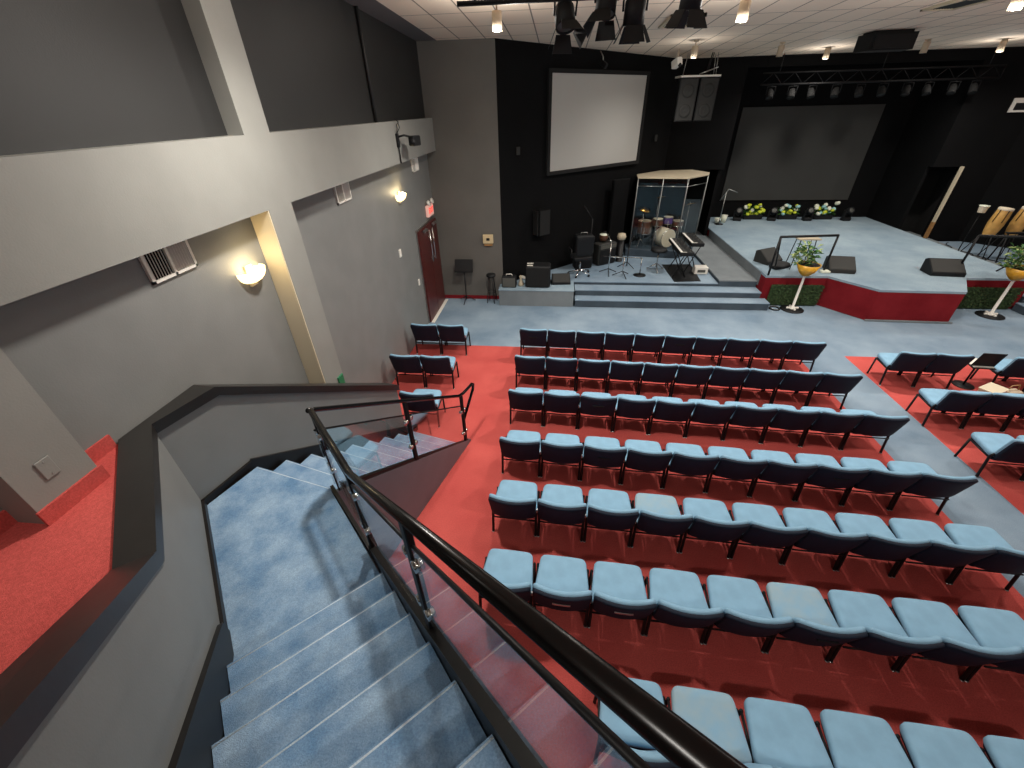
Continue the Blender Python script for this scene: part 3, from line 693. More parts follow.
for x, y, k in ((-1.45, 3.5, 1.15), (2.2, 3.5, .3), (5.9, 3.5, .35), (9.4, 3.5, .4), (9.0, 7.1, .9), (12.5, 7, .7), (-.4, -.9, .1), (1.7, -1.4, .5), (12.5, 12.5, .3)):  # unseen ceiling spots; those behind the camera are added as fill
    spot(x, y, 5.1, E1 * k, rad=.12)
spot(-2.1, .5, 5.1, E1 * .1, size=100, glow=.12)  # unseen narrow spot, added to brighten the gallery
for y, z in ((3.60, 2.96), (7.98, 2.91)):
    l = bpy.data.lights.new('sconce_light', 'POINT'); l.energy = 4.5; l.color = (1, .78, .42); l.shadow_soft_size = .05
    o = bpy.data.objects.new('sconce_light', l); COL.objects.link(o); o.location = (XW + .13, y, z + .05)

# ------------------------------------------------------------------ black stage spotlights in the foreground top
t = thing('lighting_bar', 'black pipe under the ceiling carrying the barn door spotlights', 'pipe'); b = MB(); b.tube([(-1.2, 6.1, 5.17), (3.0, 6.1, 5.17)], .025, 8); b.build('pipe', 'blackmetal', t)
b = MB(); [b.tube([(x, 6.1, 5.17), (x, 6.1, CEIL(6.1) + .02)], .012, 6) for x in (-1, .9, 2.8)]; b.build('hanger', 'blackmetal', t)
def parcan(x, y, z, rx, rz, label, s=1.0):
    t = thing('barn_door_spotlight', label, 'spotlight', (x, y, z), rz, 'black barn door spotlights')
    rm = rot(x=rx); up_ = Vector((0, 0, .0))
    b = MB(); b.lathe([(0, .26), (.07, .25), (.11, .2), (.115, 0), (.105, 0), (.08, .1), (0, .12)], 20, (0, 0, 0), rm); b.build('housing', 'blackplastic', t)
    b = MB(); b.tube([rm @ Vector((-.125, 0, .12)), Vector((-.13, 0, .34)), Vector((0, 0, .38)), Vector((.13, 0, .34)), rm @ Vector((.125, 0, .12))], .012, 6); b.tube([(0, 0, .38), (0, 0, 5.17 - z + .03)], .018, 6); b.build('yoke', 'blackmetal', t)
    for k in range(4):
        a = k * math.pi / 2; rr_ = rm @ rot(z=a); b = MB()
        pts = [rr_ @ Vector(p) for p in ((-.085, -.11, 0), (.085, -.11, 0), (.12, -.19, -.15), (-.12, -.19, -.15))]; nn = rr_ @ Vector((0, -.004, 0))
        b.add([*pts, *[p + nn for p in pts]], [(0, 1, 2, 3), (7, 6, 5, 4), (0, 4, 5, 1), (1, 5, 6, 2), (2, 6, 7, 3), (3, 7, 4, 0)]); b.build('barn_door', 'blackplastic', t)
    b = MB(); b.lathe([(.1, .02), (.05, .012), (0, .01)], 16, (0, 0, 0), rm); b.build('lens', 'cone', t)
parcan(.02, 6.1, 4.93, -.5, .3, 'leftmost black barn door spotlight under the ceiling')
parcan(.44, 6.1, 5.02, -.35, -.3, 'second black barn door spotlight from the left under the ceiling')
parcan(.76, 6.1, 4.92, .05, 0, 'long black spotlight pointing straight down, third from the left')
parcan(1.34, 6.1, 5.03, .1, .4, 'rightmost black barn door spotlight, beside the ceiling vent')
# ceiling air vents
for x0, x1, y0, y1, lab in ((1.66, 2.2, 8.75, 9.8, 'beige ceiling air vent near the black spotlights'), (5.6, 6.1, 8.4, 9.3, 'grey ceiling air vent at the upper right')):
    t = thing('ceiling_vent', lab, 'vent', ((x0 + x1) / 2, (y0 + y1) / 2, CEIL((y0 + y1) / 2)), 0, 'ceiling air vents'); w_, l_ = x1 - x0, y1 - y0
    b = MB(); [b.box2(a_, c_) for a_, c_ in (((-w_ / 2, -l_ / 2, -.035), (w_ / 2, -l_ / 2 + .05, .02)), ((-w_ / 2, l_ / 2 - .05, -.035), (w_ / 2, l_ / 2, .02)), ((-w_ / 2, -l_ / 2, -.035), (-w_ / 2 + .05, l_ / 2, .02)), ((w_ / 2 - .05, -l_ / 2, -.035), (w_ / 2, l_ / 2, .02)))]; b.build('frame', 'tan', t)
    b = MB(); [b.box((-w_ / 2 + .07 + i * (w_ - .14) / 9, 0, -.012), (.03, l_ - .1, .006), rot(y=.6)) for i in range(10)]; b.build('slats', 'walldark', t)

# ------------------------------------------------------------------ stage lighting pipe with small lights
t = thing('stage_lighting_pipe', 'long black pipe with cables hung across the front of the stage alcove', 'pipe', (8.2, 14.2, 4.55))
b = MB(); b.tube([(-2.9, 0, 0), (2.9, 0, 0)], .025, 8); b.tube([(-2.9, 0, .25), (2.9, 0, .25)], .02, 8)
for i in range(12): b.tube([(-2.9 + i * .527, 0, 0), (-2.9 + (i + .5) * .527, 0, .25), (-2.9 + (i + 1) * .527, 0, 0)] if i < 11 else [(2.9, 0, 0), (2.9, 0, .25)], .01, 5)
b.build('pipe', 'blackmetal', t)
b = MB(); [b.tube([(x, 0, .25), (x, 0, .66)], .012, 6) for x in (-2.5, 0, 2.5)]; b.build('hanger', 'blackmetal', t)
sx_ = [-2.6, -2.05, -1.55, -.95, -.35, .2, .8, 1.3, 1.9, 2.4]
for i, x in enumerate(sx_):
    q = thing('stage_light', f'{ORD[i]} small dark stage light from the left on the pipe over the stage', 'spotlight', (8.2 + x, 14.2, 4.3), rnd.uniform(-.5, .5), 'small stage lights over the stage')
    b = MB(); rm = rot(x=-.5); b.lathe([(0, .16), (.06, .15), (.085, .08), (.09, -.06), (.075, -.06), (.05, 0), (0, 0)], 14, (0, 0, 0), rm); b.build('housing', 'blackroom', q)
    b = MB(); b.tube([(-.1, 0, .02), (-.1, 0, .2), (.1, 0, .2), (.1, 0, .02)], .01, 6); b.tube([(0, 0, .2), (0, 0, .25)], .014, 6); b.build('yoke', 'blackplastic', q)
    b = MB(); b.lathe([(.08, -.04), (.04, -.045), (0, -.046)], 14, (0, 0, 0), rm); b.build('lens', 'grille', q)

# ------------------------------------------------------------------ items on the front floor, plinth and band platform
t = thing('music_stand', 'black music stand by the warm grey wall', 'music stand', (-2.27, 9.95, 0))
b = MB(); b.bev((0, .02, .95), (.46, .02, .3), .004, rot(x=-.35)); b.box((0, -.04, .81), (.46, .06, .012)); b.build('desk', 'blackmetal', t)
b = MB(); b.tube([(0, 0, .06), (0, 0, .86)], .013, 8); b.build('pole', 'blackmetal', t)
b = MB(); [b.tube([(0, 0, .16), (.24 * math.cos(a), .24 * math.sin(a), .012)], .01, 6) for a in (.4, 2.5, 4.6)]; b.build('tripod_base', 'blackmetal', t)
t = thing('bar_stool', 'small black round stool against the warm grey wall', 'stool', (-1.6, 9.98, 0))
b = MB(); b.lathe([(0, .68), (.11, .68), (.12, .70), (.11, .735), (0, .74)], 18); b.build('seat', 'blackplastic', t)
for a in (.6, 2.2, 3.75, 5.3): b = MB(); b.tube([(.06 * math.cos(a), .06 * math.sin(a), .68), (.14 * math.cos(a), .14 * math.sin(a), .0)], .01, 6); b.build('leg', 'blackmetal', t)
b = MB(); b.tube([((.108) * math.cos(k * .524), .108 * math.sin(k * .524), .28) for k in range(12)], .007, 6, closed=True); b.build('foot_ring', 'blackmetal', t)
# plinth items
t = thing('small_amplifier', 'small grey amplifier on the left end of the blue plinth', 'amplifier', (-1.14, 9.99, .42))
b = MB(); b.bev((0, 0, .14), (.36, .2, .28), .015); b.build('cabinet', 'blackplastic', t); b = MB(); b.box2((-.16, -.108, .03), (.16, -.1, .25)); b.build('grille', 'cone', t)
b = MB(); b.tube([(-.08, 0, .28), (-.06, 0, .32), (.06, 0, .32), (.08, 0, .28)], .012, 6); b.build('handle', 'white', t)
t = thing('hand_puppet_figurine', 'small tan and white object standing on the plinth beside the black subwoofer', 'ornament', (-.85, 10.05, .42))
b = MB(); b.lathe([(0, 0), (.06, 0), (.07, .05), (.04, .12), (.03, .2), (.05, .25), (0, .28)], 14); b.build('body', 'tan', t); b = MB(); b.bev((.07, 0, .22), (.14, .05, .07), .015, rot(y=.3)); b.build('top', 'paper', t)
t.name = 'ornament'
t = thing('subwoofer', 'big black subwoofer with paper slips on the blue plinth', 'speaker', (-.42, 10.12, .42))
b = MB(); b.bev((0, 0, .27), (.62, .42, .53), .03); b.build('cabinet', 'blackplastic', t); b = MB(); b.box2((-.28, -.222, .03), (.28, -.211, .5)); b.build('grille', 'blackroom', t)
b = MB(); b.box((-.2, -.12, .54), (.14, .06, .012)); tag(b.build('paper_slip', 'paper', t)); b = MB(); b.box((-.2, .05, .54), (.16, .04, .01)); b.build('paper_slip', 'paper', t)
t = thing('floor_monitor', 'low black wedge monitor at the right end of the blue plinth', 'speaker', (.16, 10.3, .42), .1, 'wedge floor monitors')
def wedge(t, w_=.5, d_=.36, h_=.3, body='blackplastic', gr='grille'):
    b = MB(); pr_ = [(-d_ / 2, 0), (d_ / 2, 0), (d_ / 2, h_ * .85), (d_ * .28, h_), (-d_ / 2, h_ * .25)]
    vs = [(-w_ / 2, y, z) for y, z in pr_] + [(w_ / 2, y, z) for y, z in pr_]; n = 5
    b.add(vs, [tuple(range(n)), tuple(range(2 * n - 1, n - 1, -1))] + [(i, n + i, n + (i + 1) % n, (i + 1) % n) for i in range(n)]); b.f = [q[::-1] for q in b.f]; b.build('cabinet', body, t)
    b = MB(); a_ = Vector((0, -d_ / 2, h_ * .25)); c_ = Vector((0, d_ * .28, h_)); nn = Vector((0, -(c_ - a_).z, (c_ - a_).y)).normalized() * .006
    x = w_ / 2 - .02; a2_ = a_ + (c_ - a_) * .06 + nn; c2_ = a_ + (c_ - a_) * .95 + nn
    b.add([(-x, a2_.y, a2_.z), (x, a2_.y, a2_.z), (x, c2_.y, c2_.z), (-x, c2_.y, c2_.z)] + [(-x, a2_.y - nn.y, a2_.z - nn.z), (x, a2_.y - nn.y, a2_.z - nn.z), (x, c2_.y - nn.y, c2_.z - nn.z), (-x, c2_.y - nn.y, c2_.z - nn.z)], [(0, 1, 2, 3), (0, 4, 5, 1), (1, 5, 6, 2), (2, 6, 7, 3), (3, 7, 4, 0)]); b.build('grille', gr, t)
wedge(t, .46, .3, .22)
# office chair
t = thing('office_chair', 'black office chair with a chrome star base on the band platform', 'chair', (.66, 11.0, .4), .3)
b = MB(); b.slab(trap(.5, .46, -.24, .24, .08), .44, .53, .02, lambda x, y, z: (x, y, z)); b.build('seat', 'blackplastic', t)
b = MB(); b.slab(trap(.44, .48, 0, .5, .08), 0, .06, .02, lambda x, y, z: (x, -.27 + z - y * .1, .58 + y)); b.f = [q[::-1] for q in b.f]; b.build('backrest', 'blackplastic', t)
for sx in (-1, 1): b = MB(); b.tube([(sx * .22, -.1, .48), (sx * .29, -.1, .55), (sx * .29, -.1, .7), (sx * .29, .15, .72)], .015, 8); b.build('armrest', 'blackmetal', t)
b = MB(); b.tube([(0, 0, .1), (0, 0, .45)], .025, 10); b.build('gas_lift', 'chrome', t)
for k in range(5):
    a = k * 1.2566 + .3; b = MB(); b.tube([(0, 0, .12), (.3 * math.cos(a), .3 * math.sin(a), .075)], [.022, .013], 8); l_ = b.build('base_arm', 'chrome', t)
    b = MB(); b.lathe([(0, -.02), (.03, -.018), (.03, .018), (0, .02)], 10, (.3 * math.cos(a), .3 * math.sin(a), .031), rot(z=a) @ rot(x=R(90))); b.build('castor', 'blackplastic', l_)
# instrument clutter on the band platform
t = thing('black_case', 'black case standing behind the office chair', 'case', (.75, 11.62, .4), .2); b = MB(); b.bev((0, 0, .45), (.5, .3, .9), .03); b.build('body', 'blackplastic', t); b = MB(); b.tube([(-.1, 0, .9), (-.08, 0, .95), (.08, 0, .95), (.1, 0, .9)], .012, 6); b.build('handle', 'silver', t)
t = thing('guitar_amplifier', 'grey guitar amplifier on the band platform behind the chrome stands', 'amplifier', (1.38, 12.0, .4), .6)
b = MB(); b.bev((0, 0, .3), (.62, .3, .6), .03); b.build('cabinet', 'grille', t); b = MB(); b.box2((-.28, -.16, .04), (.28, -.151, .42)); b.build('grille', 'blackplastic', t); b = MB(); b.box2((-.28, -.16, .46), (.28, -.151, .56)); b.build('control_panel', 'cone', t); b = MB(); b.tube([(-.1, 0, .6), (-.08, 0, .64), (.08, 0, .64), (.1, 0, .6)], .012, 6); b.build('handle', 'blackplastic', t)
def micstand(x, y, h, boom, label, base='tripod', rz=0, m='chrome'):
    t = thing('microphone_stand', label, 'stand', (x, y, .4), rz, 'microphone stands on the band platform')
    b = MB(); b.tube([(0, 0, .03), (0, 0, h)], .014, 8); b.build('pole', m, t)
    b = MB()
    if base == 'tripod': [b.tube([(0, 0, .14), (.26 * math.cos(a), .26 * math.sin(a), .012)], .011, 6) for a in (.5, 2.6, 4.7)]
    else: b.lathe([(0, 0), (.16, 0), (.16, .015), (.05, .03), (0, .035)], 20)
    b.build('base', 'blackmetal', t)
    b = MB(); b.tube([(0, 0, h), (boom[0] * .3, boom[1] * .3, h + boom[2] * .3), boom_(boom, h)], .012, 8); b.build('boom', m, t)
    b = MB(); p_ = Vector(boom_(boom, h)); b.tube([p_, p_ + Vector((boom[0], boom[1], 0)).normalized() * .14], [.014, .024], 8); b.build('microphone', 'blackplastic', t)
boom_ = lambda bm, h: (bm[0], bm[1], h + bm[2])
micstand(1.43, 11.1, .85, (-.12, .25, .16), 'leftmost chrome microphone stand with its boom raised', 'tripod', 0)
micstand(1.78, 10.9, .5, (-.42, .1, .03), 'low chrome microphone stand with boom pointing left, nearest the step edge', 'tripod', .3)
micstand(2.25, 11.0, .46, (-.42, 0, .01), 'low chrome microphone stand on a round black base', 'round', 0)
micstand(.98, 12.1, 1.2, (-.35, .1, .45), 'thin dark microphone stand behind the office chair', 'tripod', 0, 'blackmetal')
micstand(2.0, 11.7, .55, (.2, .1, .2), 'short dark stand left of the drum booth', 'tripod', .7, 'blackmetal')
# two items on the amplifier
t = thing('hand_drum', 'small white topped hand drum on the grey amplifier', 'drum', (1.32, 12.02, 1.04), .3); b = MB(); b.lathe([(0, 0), (.1, 0), (.12, .1), (.11, .16)], 14, (0, 0, 0)); b.build('shell', 'drumred', t); b = MB(); b.lathe([(.115, .15), (.115, .17), (0, .172)], 14); b.build('head', 'whitepetal', t)
t = thing('hand_drum', 'round tan hand drum beside the white topped one', 'drum', (1.84, 12.2, 1.0), .3); b = MB(); b.lathe([(0, 0), (.1, .02), (.13, .1), (.1, .18), (0, .2)], 14); b.build('shell', 'tan', t)
b = MB(); b.lathe([(0, 0), (.09, 0), (.09, -.6), (.12, -.6)], 12, (0, 0, 0)); b.build('stand', 'blackmetal', t)
t = thing('acoustic_panel', 'tall dark acoustic panel left of the drum booth', 'panel', (1.72, 12.72, .4), .6); b = MB(); b.bev((0, 0, 1.05), (.55, .12, 2.1), .02); b.build('panel', 'black', t); b = MB(); b.box((-.2, 0, .03), (.06, .4, .06)); b.box((.2, 0, .03), (.06, .4, .06)); b.build('foot', 'blackmetal', t)
# ------------------------------------------------------------------ drum booth
bt = thing('drum_booth', 'clear acrylic drum booth with a cream roof and metal edges', 'booth', (3.1, 12.9, .6)); org = Vector((3.1, 12.9, .6))
allp = [(2.2, 12.85), (2.86, 12.76), (3.5, 12.68), (4.2, 13.35), (4.32, 13.75), (4.0, 14.38), (3.08, 14.28), (2.27, 13.5)]
zt = 2.49
for i in range(8):
    a, b_ = Vector(allp[i]), Vector(allp[(i + 1) % 8]); n = Vector((-(b_ - a).y, (b_ - a).x)).normalized() * .01
    if i < 4:
        g_ = MB(); g_.prism([a, b_, b_ + n, a + n], .6, zt - .01); loc2(g_).build('acrylic_panel', 'acrylic', bt)
        g_ = MB(); g_.tube([(a.x, a.y, 2.3), (b_.x, b_.y, 2.3)], .010, 6); loc2(g_).build('crossbar', 'silver', bt)
    else:
        g_ = MB(); g_.prism([a, b_, b_ + n * 3, a + n * 3], .6, zt - .01); loc2(g_).build('rear_panel', 'blackplastic', bt)
for a in allp[:5]:
    g_ = MB(); g_.tube([(a[0], a[1], .6), (a[0], a[1], zt)], .014, 6); loc2(g_).build('edge_post', 'postgrey', bt)
g_ = MB(); cx, cy = 3.2, 13.4; g_.prism([(cx + (x - cx) * 1.02, cy + (y - cy) * 1.02) for x, y in allp], zt, zt + .025); loc2(g_).build('roof', 'tan', bt)
# drums inside
def drum(name, label, x, y, z, r_, h_, rx=0, rz=0, shell='drumred', legs=True):
    t = thing(name, label, 'drum', (x, y, z), rz); rm = rot(x=rx); zc = 0 if not rx else r_
    b = MB(); b.lathe([(r_ * .98, 0), (r_, .01), (r_, h_ - .01), (r_ * .98, h_)], 20, (0, 0, zc), rm); b.build('shell', shell, t)
    b = MB(); b.lathe([(r_ * .98, h_), (0, h_ + .004)], 20, (0, 0, zc), rm); b.lathe([(r_ * .98, 0), (0, -.004)], 20, (0, 0, zc), rm); b.build('head', 'drumskin', t)
    b = MB()
    for zz in (.012, h_ - .012): b.tube([rm @ Vector(((r_ + .008) * math.cos(k * .393), (r_ + .008) * math.sin(k * .393), zz)) + Vector((0, 0, zc)) for k in range(16)], .01, 6, closed=True)
    b.build('hoop', 'chrome', t)
    if legs and not rx:
        for k in range(3): a = k * 2.094 + .4; b = MB(); b.tube([(r_ * math.cos(a), r_ * math.sin(a), h_ * .6), (r_ * 1.12 * math.cos(a), r_ * 1.12 * math.sin(a), .6 - z + .002)], .009, 6); b.build('leg', 'chrome', t)
drum('bass_drum', 'bass drum inside the clear drum booth', 3.15, 13.25, .6, .26, .36, R(90), .5, 'drumskin')
drum('floor_tom', 'floor tom at the left inside the drum booth', 2.62, 13.2, .95, .2, .36)
drum('snare_drum', 'snare drum at the right inside the drum booth', 3.62, 13.4, 1.12, .17, .15)
drum('rack_tom', 'wooden rack tom above the bass drum in the booth', 2.95, 13.05, 1.2, .15, .2, 0, 0, 'drumred')
drum('rack_tom', 'purple rack tom above the bass drum in the booth', 3.3, 13.3, 1.2, .14, .2, 0, 0, 'purple')
for x, y, h, tl, lab in ((2.5, 12.95, 1.1, .2, 'left brass cymbal on its stand in the drum booth'), (3.0, 13.55, 1.3, -.2, 'middle brass cymbal on its stand in the drum booth'), (3.85, 13.35, 1.15, -.25, 'right brass cymbal on its stand in the drum booth')):
    t = thing('cymbal', lab, 'cymbal', (x, y, .6), 0, 'cymbals in the drum booth'); b = MB(); b.lathe([(0, .03), (.04, .02), (.06, .005), (.2, -.02), (.2, -.024), (.05, 0), (0, .02)], 20, (0, 0, h), rot(x=tl, y=tl)); b.build('plate', 'brass', t)
    b = MB(); b.tube([(0, 0, .02), (0, 0, h + .05)], .01, 6); [b.tube([(0, 0, .25), (.2 * math.cos(a), .2 * math.sin(a), .008)], .009, 6) for a in (0, 2.1, 4.2)]; b.build('stand', 'chrome', t)
# drum stool in front of the booth
t = thing('drum_throne', 'black padded drum stool with a chrome pole in front of the booth', 'stool', (2.74, 11.4, .4)); b = MB(); b.lathe([(0, .52), (.2, .52), (.22, .55), (.2, .60), (0, .61)], 20); b.build('seat', 'blackplastic', t)
b = MB(); b.tube([(0, 0, .1), (0, 0, .52)], .02, 8); b.build('pole', 'chrome', t)
for k in range(3): a = k * 2.094 + .5; b = MB(); b.tube([(0, 0, .2), (.24 * math.cos(a), .24 * math.sin(a), .02)], .013, 6); b.lathe([(0, -.0), (.025, 0), (.02, .035), (0, .035)], 8, (.24 * math.cos(a), .24 * math.sin(a), .001)); b.build('leg', 'chrome', t)
# keyboards
def keyboard(x, y0, y1, z, label, wd=.32, panel=True):
    L = y1 - y0; t = thing('keyboard', label, 'keyboard', (x, (y0 + y1) / 2, z), 0, 'keyboards on the band platform')
    b = MB(); b.bev((0, 0, .045), (wd, L, .09), .012); b.build('case', 'blackplastic', t)
    b = MB(); nk = int(L / .024)
    for i in range(nk): b.box((-wd / 2 + .075, -L / 2 + .03 + i * (L - .06) / nk + .011, .092), (.14, (L - .06) / nk - .0015, .012))
    b.build('white_keys', 'key', t)
    b = MB()
    for i in range(nk - 1):
        if i % 7 not in (2, 6): b.box((-wd / 2 + .1, -L / 2 + .03 + (i + 1) * (L - .06) / nk, .1), (.09, .012, .012))
    b.build('black_keys', 'blackplastic', t)
    b = MB(); [b.bev((.08 + .05 * (i % 2), -L / 2 + .1 + i * (L - .2) / 8, .094), (.03, .05, .01), .002) for i in range(9)]; b.build('control_panel', 'cone', t)
keyboard(3.22, 10.5, 11.88, 1.06, 'lower long keyboard with white keys, nearest the drum stool'); keyboard(3.6, 11.05, 12.1, 1.14, 'shorter keyboard with control buttons, nearest the walkway')
for x, y, z, lab in ((3.22, 11.15, 1.055, 'black folding stand under the long keyboard'), (3.6, 11.55, 1.135, 'black folding stand under the shorter keyboard')):
    t = thing('keyboard_stand', lab, 'stand', (x, y, .4)); h = z - .4
    for sy in (-.3, .3):
        for sg in (-1, 1): b = MB(); b.tube([(-sg * .16, sy - sg * .02, .012), (sg * .14, sy - sg * .02, h - .012)], .013, 6); b.build('leg', 'blackmetal', t)
    b = MB(); [b.tube([(sx * .145, -.32, h - .012), (sx * .145, .32, h - .012)], .012, 6) for sx in (-1, 1)]; [b.tube([(sx * .165, -.34, .012), (sx * .165, .34, .012)], .012, 6) for sx in (-1, 1)]; b.build('crossbar', 'blackmetal', t)
t = thing('power_box', 'white box on the floor by the shorter keyboard', 'box', (3.86, 11.25, .4)); b = MB(); b.bev((0, 0, .09), (.34, .24, .18), .01); b.build('body', 'white', t); b = MB(); b.box2((-.1, -.125, .05), (.1, -.119, .12)); b.build('label_panel', 'cone', t)
b = MB(); b.prism([(3.05, 10.52), (3.72, 10.6), (3.8, 11.95), (3.0, 11.9)], .4, .41); tag(b.build('rubber_mat', 'blackplastic'), 'black mat under the keyboards on the band platform', 'mat')

# ------------------------------------------------------------------ on the stage
def moving_head(x, y, label):
    t = thing('moving_head_light', label, 'stage light', (x, y, ZST), rnd.uniform(-.3, .3), 'moving head lights at the back of the stage')
    b = MB(); b.bev((0, 0, .05), (.26, .2, .1), .015); b.build('base', 'blackplastic', t)
    for sx in (-1, 1): b = MB(); b.bev((sx * .12, 0, .2), (.04, .12, .24), .01); b.build('yoke_arm', 'blackplastic', t)
    b = MB(); b.lathe([(0, -.14), (.09, -.12), (.11, 0), (.1, .12), (.085, .13), (.07, .1), (0, .1)], 18, (0, -.01, .3), rot(x=R(60))); b.build('head', 'blackplastic', t)
    b = MB(); b.lathe([(.075, 0), (.04, .012), (0, .016)], 14, (0, -.1, .35), rot(x=R(60))); b.build('lens', 'cone', t)
for x, lab in ((6.27, 'moving head light at the far left of the stage back'), (7.41, 'moving head light between the yellow and the aqua flowers'), (8.57, 'moving head light between the second and third flower boxes'), (9.82, 'moving head light at the right end of the stage back')): moving_head(x, 15.85, lab)
def flowers(x, y, mix, label):
    t = thing('flower_arrangement', label, 'flowers', (x, y, ZST), 0, 'flower arrangements at the back of the stage')
    b = MB(); b.bev((0, 0, .08), (.62, .24, .16), .02); b.build('planter_box', 'blackplastic', t)
    b = MB(); rr = random.Random(int(x * 10))
    for i in range(160):
        p = Vector((max(-.3, min(.3, rr.gauss(0, .2))), max(-.12, min(.12, rr.gauss(0, .07))), .16 + abs(rr.gauss(.08, .09)))); a = rr.uniform(0, 6.28); u = Vector((math.cos(a), math.sin(a), rr.uniform(-.3, .5))) * .07; v = Vector((-math.sin(a), math.cos(a), rr.uniform(-.3, .3))) * .025
        b.add([p - u, p + v, p + u, p - v], [(0, 1, 2, 3)])
    b.build('foliage', 'leaf', t)
    for i in range(15):
        b = MB(); r_ = rr.uniform(.055, .09); q = (rr.uniform(-.33, .33), rr.uniform(-.16, -.0), rr.uniform(.18, .52)); b.lathe([(0, -r_ * .7), (r_ * .8, -r_ * .4), (r_, .1 * r_), (r_ * .7, r_ * .6), (r_ * .3, r_ * .5), (0, r_ * .7)], 9, q, rot(x=rr.uniform(-.5, 1), y=rr.uniform(-.5, .5))); b.build('blossom', mix[i % len(mix)], t)
flowers(6.85, 16.1, ['yellow', 'yellow', 'yellow', 'whitepetal'], 'mostly yellow flowers in a dark box, left at the back of the stage')
flowers(8.0, 16.1, ['aqua', 'yellow', 'aqua', 'yellow', 'whitepetal'], 'aqua and yellow flowers in a dark box, middle at the back of the stage')
flowers(9.17, 16.1, ['whitepetal', 'aqua', 'whitepetal', 'aqua', 'yellow'], 'white and aqua flowers in a dark box, right at the back of the stage')
t = thing('boom_microphone', 'tall microphone stand with a boom at the left rear of the stage', 'stand', (5.5, 15.3, ZST)); b = MB(); b.tube([(0, 0, .02), (0, 0, 1.0)], .014, 8); b.build('pole', 'silver', t)
b = MB(); b.tube([(-.15, 0, .75), (0, 0, 1.0), (.05, 0, 1.1), (.34, -.05, 1.0)], .014, 8); b.build('boom', 'silver', t); b = MB(); b.lathe([(0, 0), (.14, 0), (.14, .015), (0, .03)], 18); b.build('base', 'blackmetal', t)
for x, y, h, lab in ((5.72, 15.55, .24, 'tall white cup at the left rear edge of the stage'), (5.5, 15.5, .15, 'short white cup at the left rear edge of the stage')):
    t = thing('cup', lab, 'cup', (x, y, ZST), 0, 'white cups at the stage edge'); b = MB(); b.lathe([(0, 0), (.07, 0), (.1, h), (.092, h), (.06, .01), (0, .012)], 14); b.build('body', 'whitepetal', t); b = MB(); b.lathe([(.102, h - .01), (.104, h + .006), (.094, h + .006)], 14); b.build('rim', 'white', t)
for x, y, rz, lab, w_ in ((5.47, 11.2, .5, 'grey wedge monitor near the left edge of the stage', .52), (6.85, 10.55, -.15, 'grey wedge monitor right of the black stage frame', .56), (9.06, 10.42, -.1, 'dark wedge monitor at the right front of the stage', .68)):
    t = thing('floor_monitor', lab, 'speaker', (x, y, ZST), rz, 'wedge floor monitors'); wedge(t, w_, .42, .32, 'grille' if x < 8 else 'blackplastic', 'panel')
t = thing('folded_jacket', 'dark bundle lying on the stage behind the black frame', 'cloth', (5.55, 10.75, ZST), .3); b = MB(); b.slab(trap(.5, .4, -.15, .15, .08), 0, .1, .03, lambda x, y, z: (x, y + .03 * math.sin(x * 12), z + .03 * math.sin(x * 9 + y * 14) * (z > .02))); b.build('bundle', 'blackplastic', t)
# metal frames standing over the stage front
def frame(x0, x1, label):
    t = thing('metal_frame', label, 'frame', ((x0 + x1) / 2, 10.2, ZST)); o = Vector(((x0 + x1) / 2, 10.2, ZST)); d_ = 1 if x1 > x0 else -1
    L = lambda *p: [tuple(Vector(q) - o) for q in p]
    b = MB(); b.tube(L((x0, 10.16, 1.62), (x1, 10.40, 1.60)), .028, 8); b.build('top_bar', 'blackmetal', t)
    b = MB(); b.tube(L((x0, 10.16, ZST + .002), (x0, 10.16, 1.62)), .024, 8); b.build('leg', 'blackmetal', t)
    b = MB(); b.tube(L((x1, 10.42, ZST + .002), (x1, 10.40, 1.60)), .024, 8); b.build('leg', 'blackmetal', t)
    b = MB(); b.tube(L((x0 + d_ * .34, 10.62, ZST + .002), (x0 + d_ * .02, 10.18, 1.6)), .018, 8); b.tube(L((x0 + d_ * .01, 10.16, 1.25), (x0 + d_ * .12, 10.33, 1.25)), .012, 6); b.build('brace', 'blackmetal', t)
    b = MB(); b.bev(tuple(Vector((x1 + d_ * .02, 10.40, ZST + .028)) - o), (.2, .14, .052), .01); b.build('foot', 'whitepetal', t)
frame(5.08, 6.44, 'black tubular frame standing on the stage edge beside the left gold planter')
frame(MX(5.08), MX(6.44), 'black tubular frame standing on the stage edge beside the right gold planter')
t = thing('side_table', 'small stand with a tan top and thin legs near the left gold planter', 'stand', (5.98, 10.75, ZST)); b = MB(); b.bev((0, 0, .72), (.5, .34, .03), .005); b.build('top', 'tan', t)
for sx in (-1, 1):
    for sy in (-1, 1): b = MB(); b.tube([(sx * .17, sy * .1, .71), (sx * .22, sy * .14, 0)], .012, 6); b.build('leg', 'blackmetal', t)
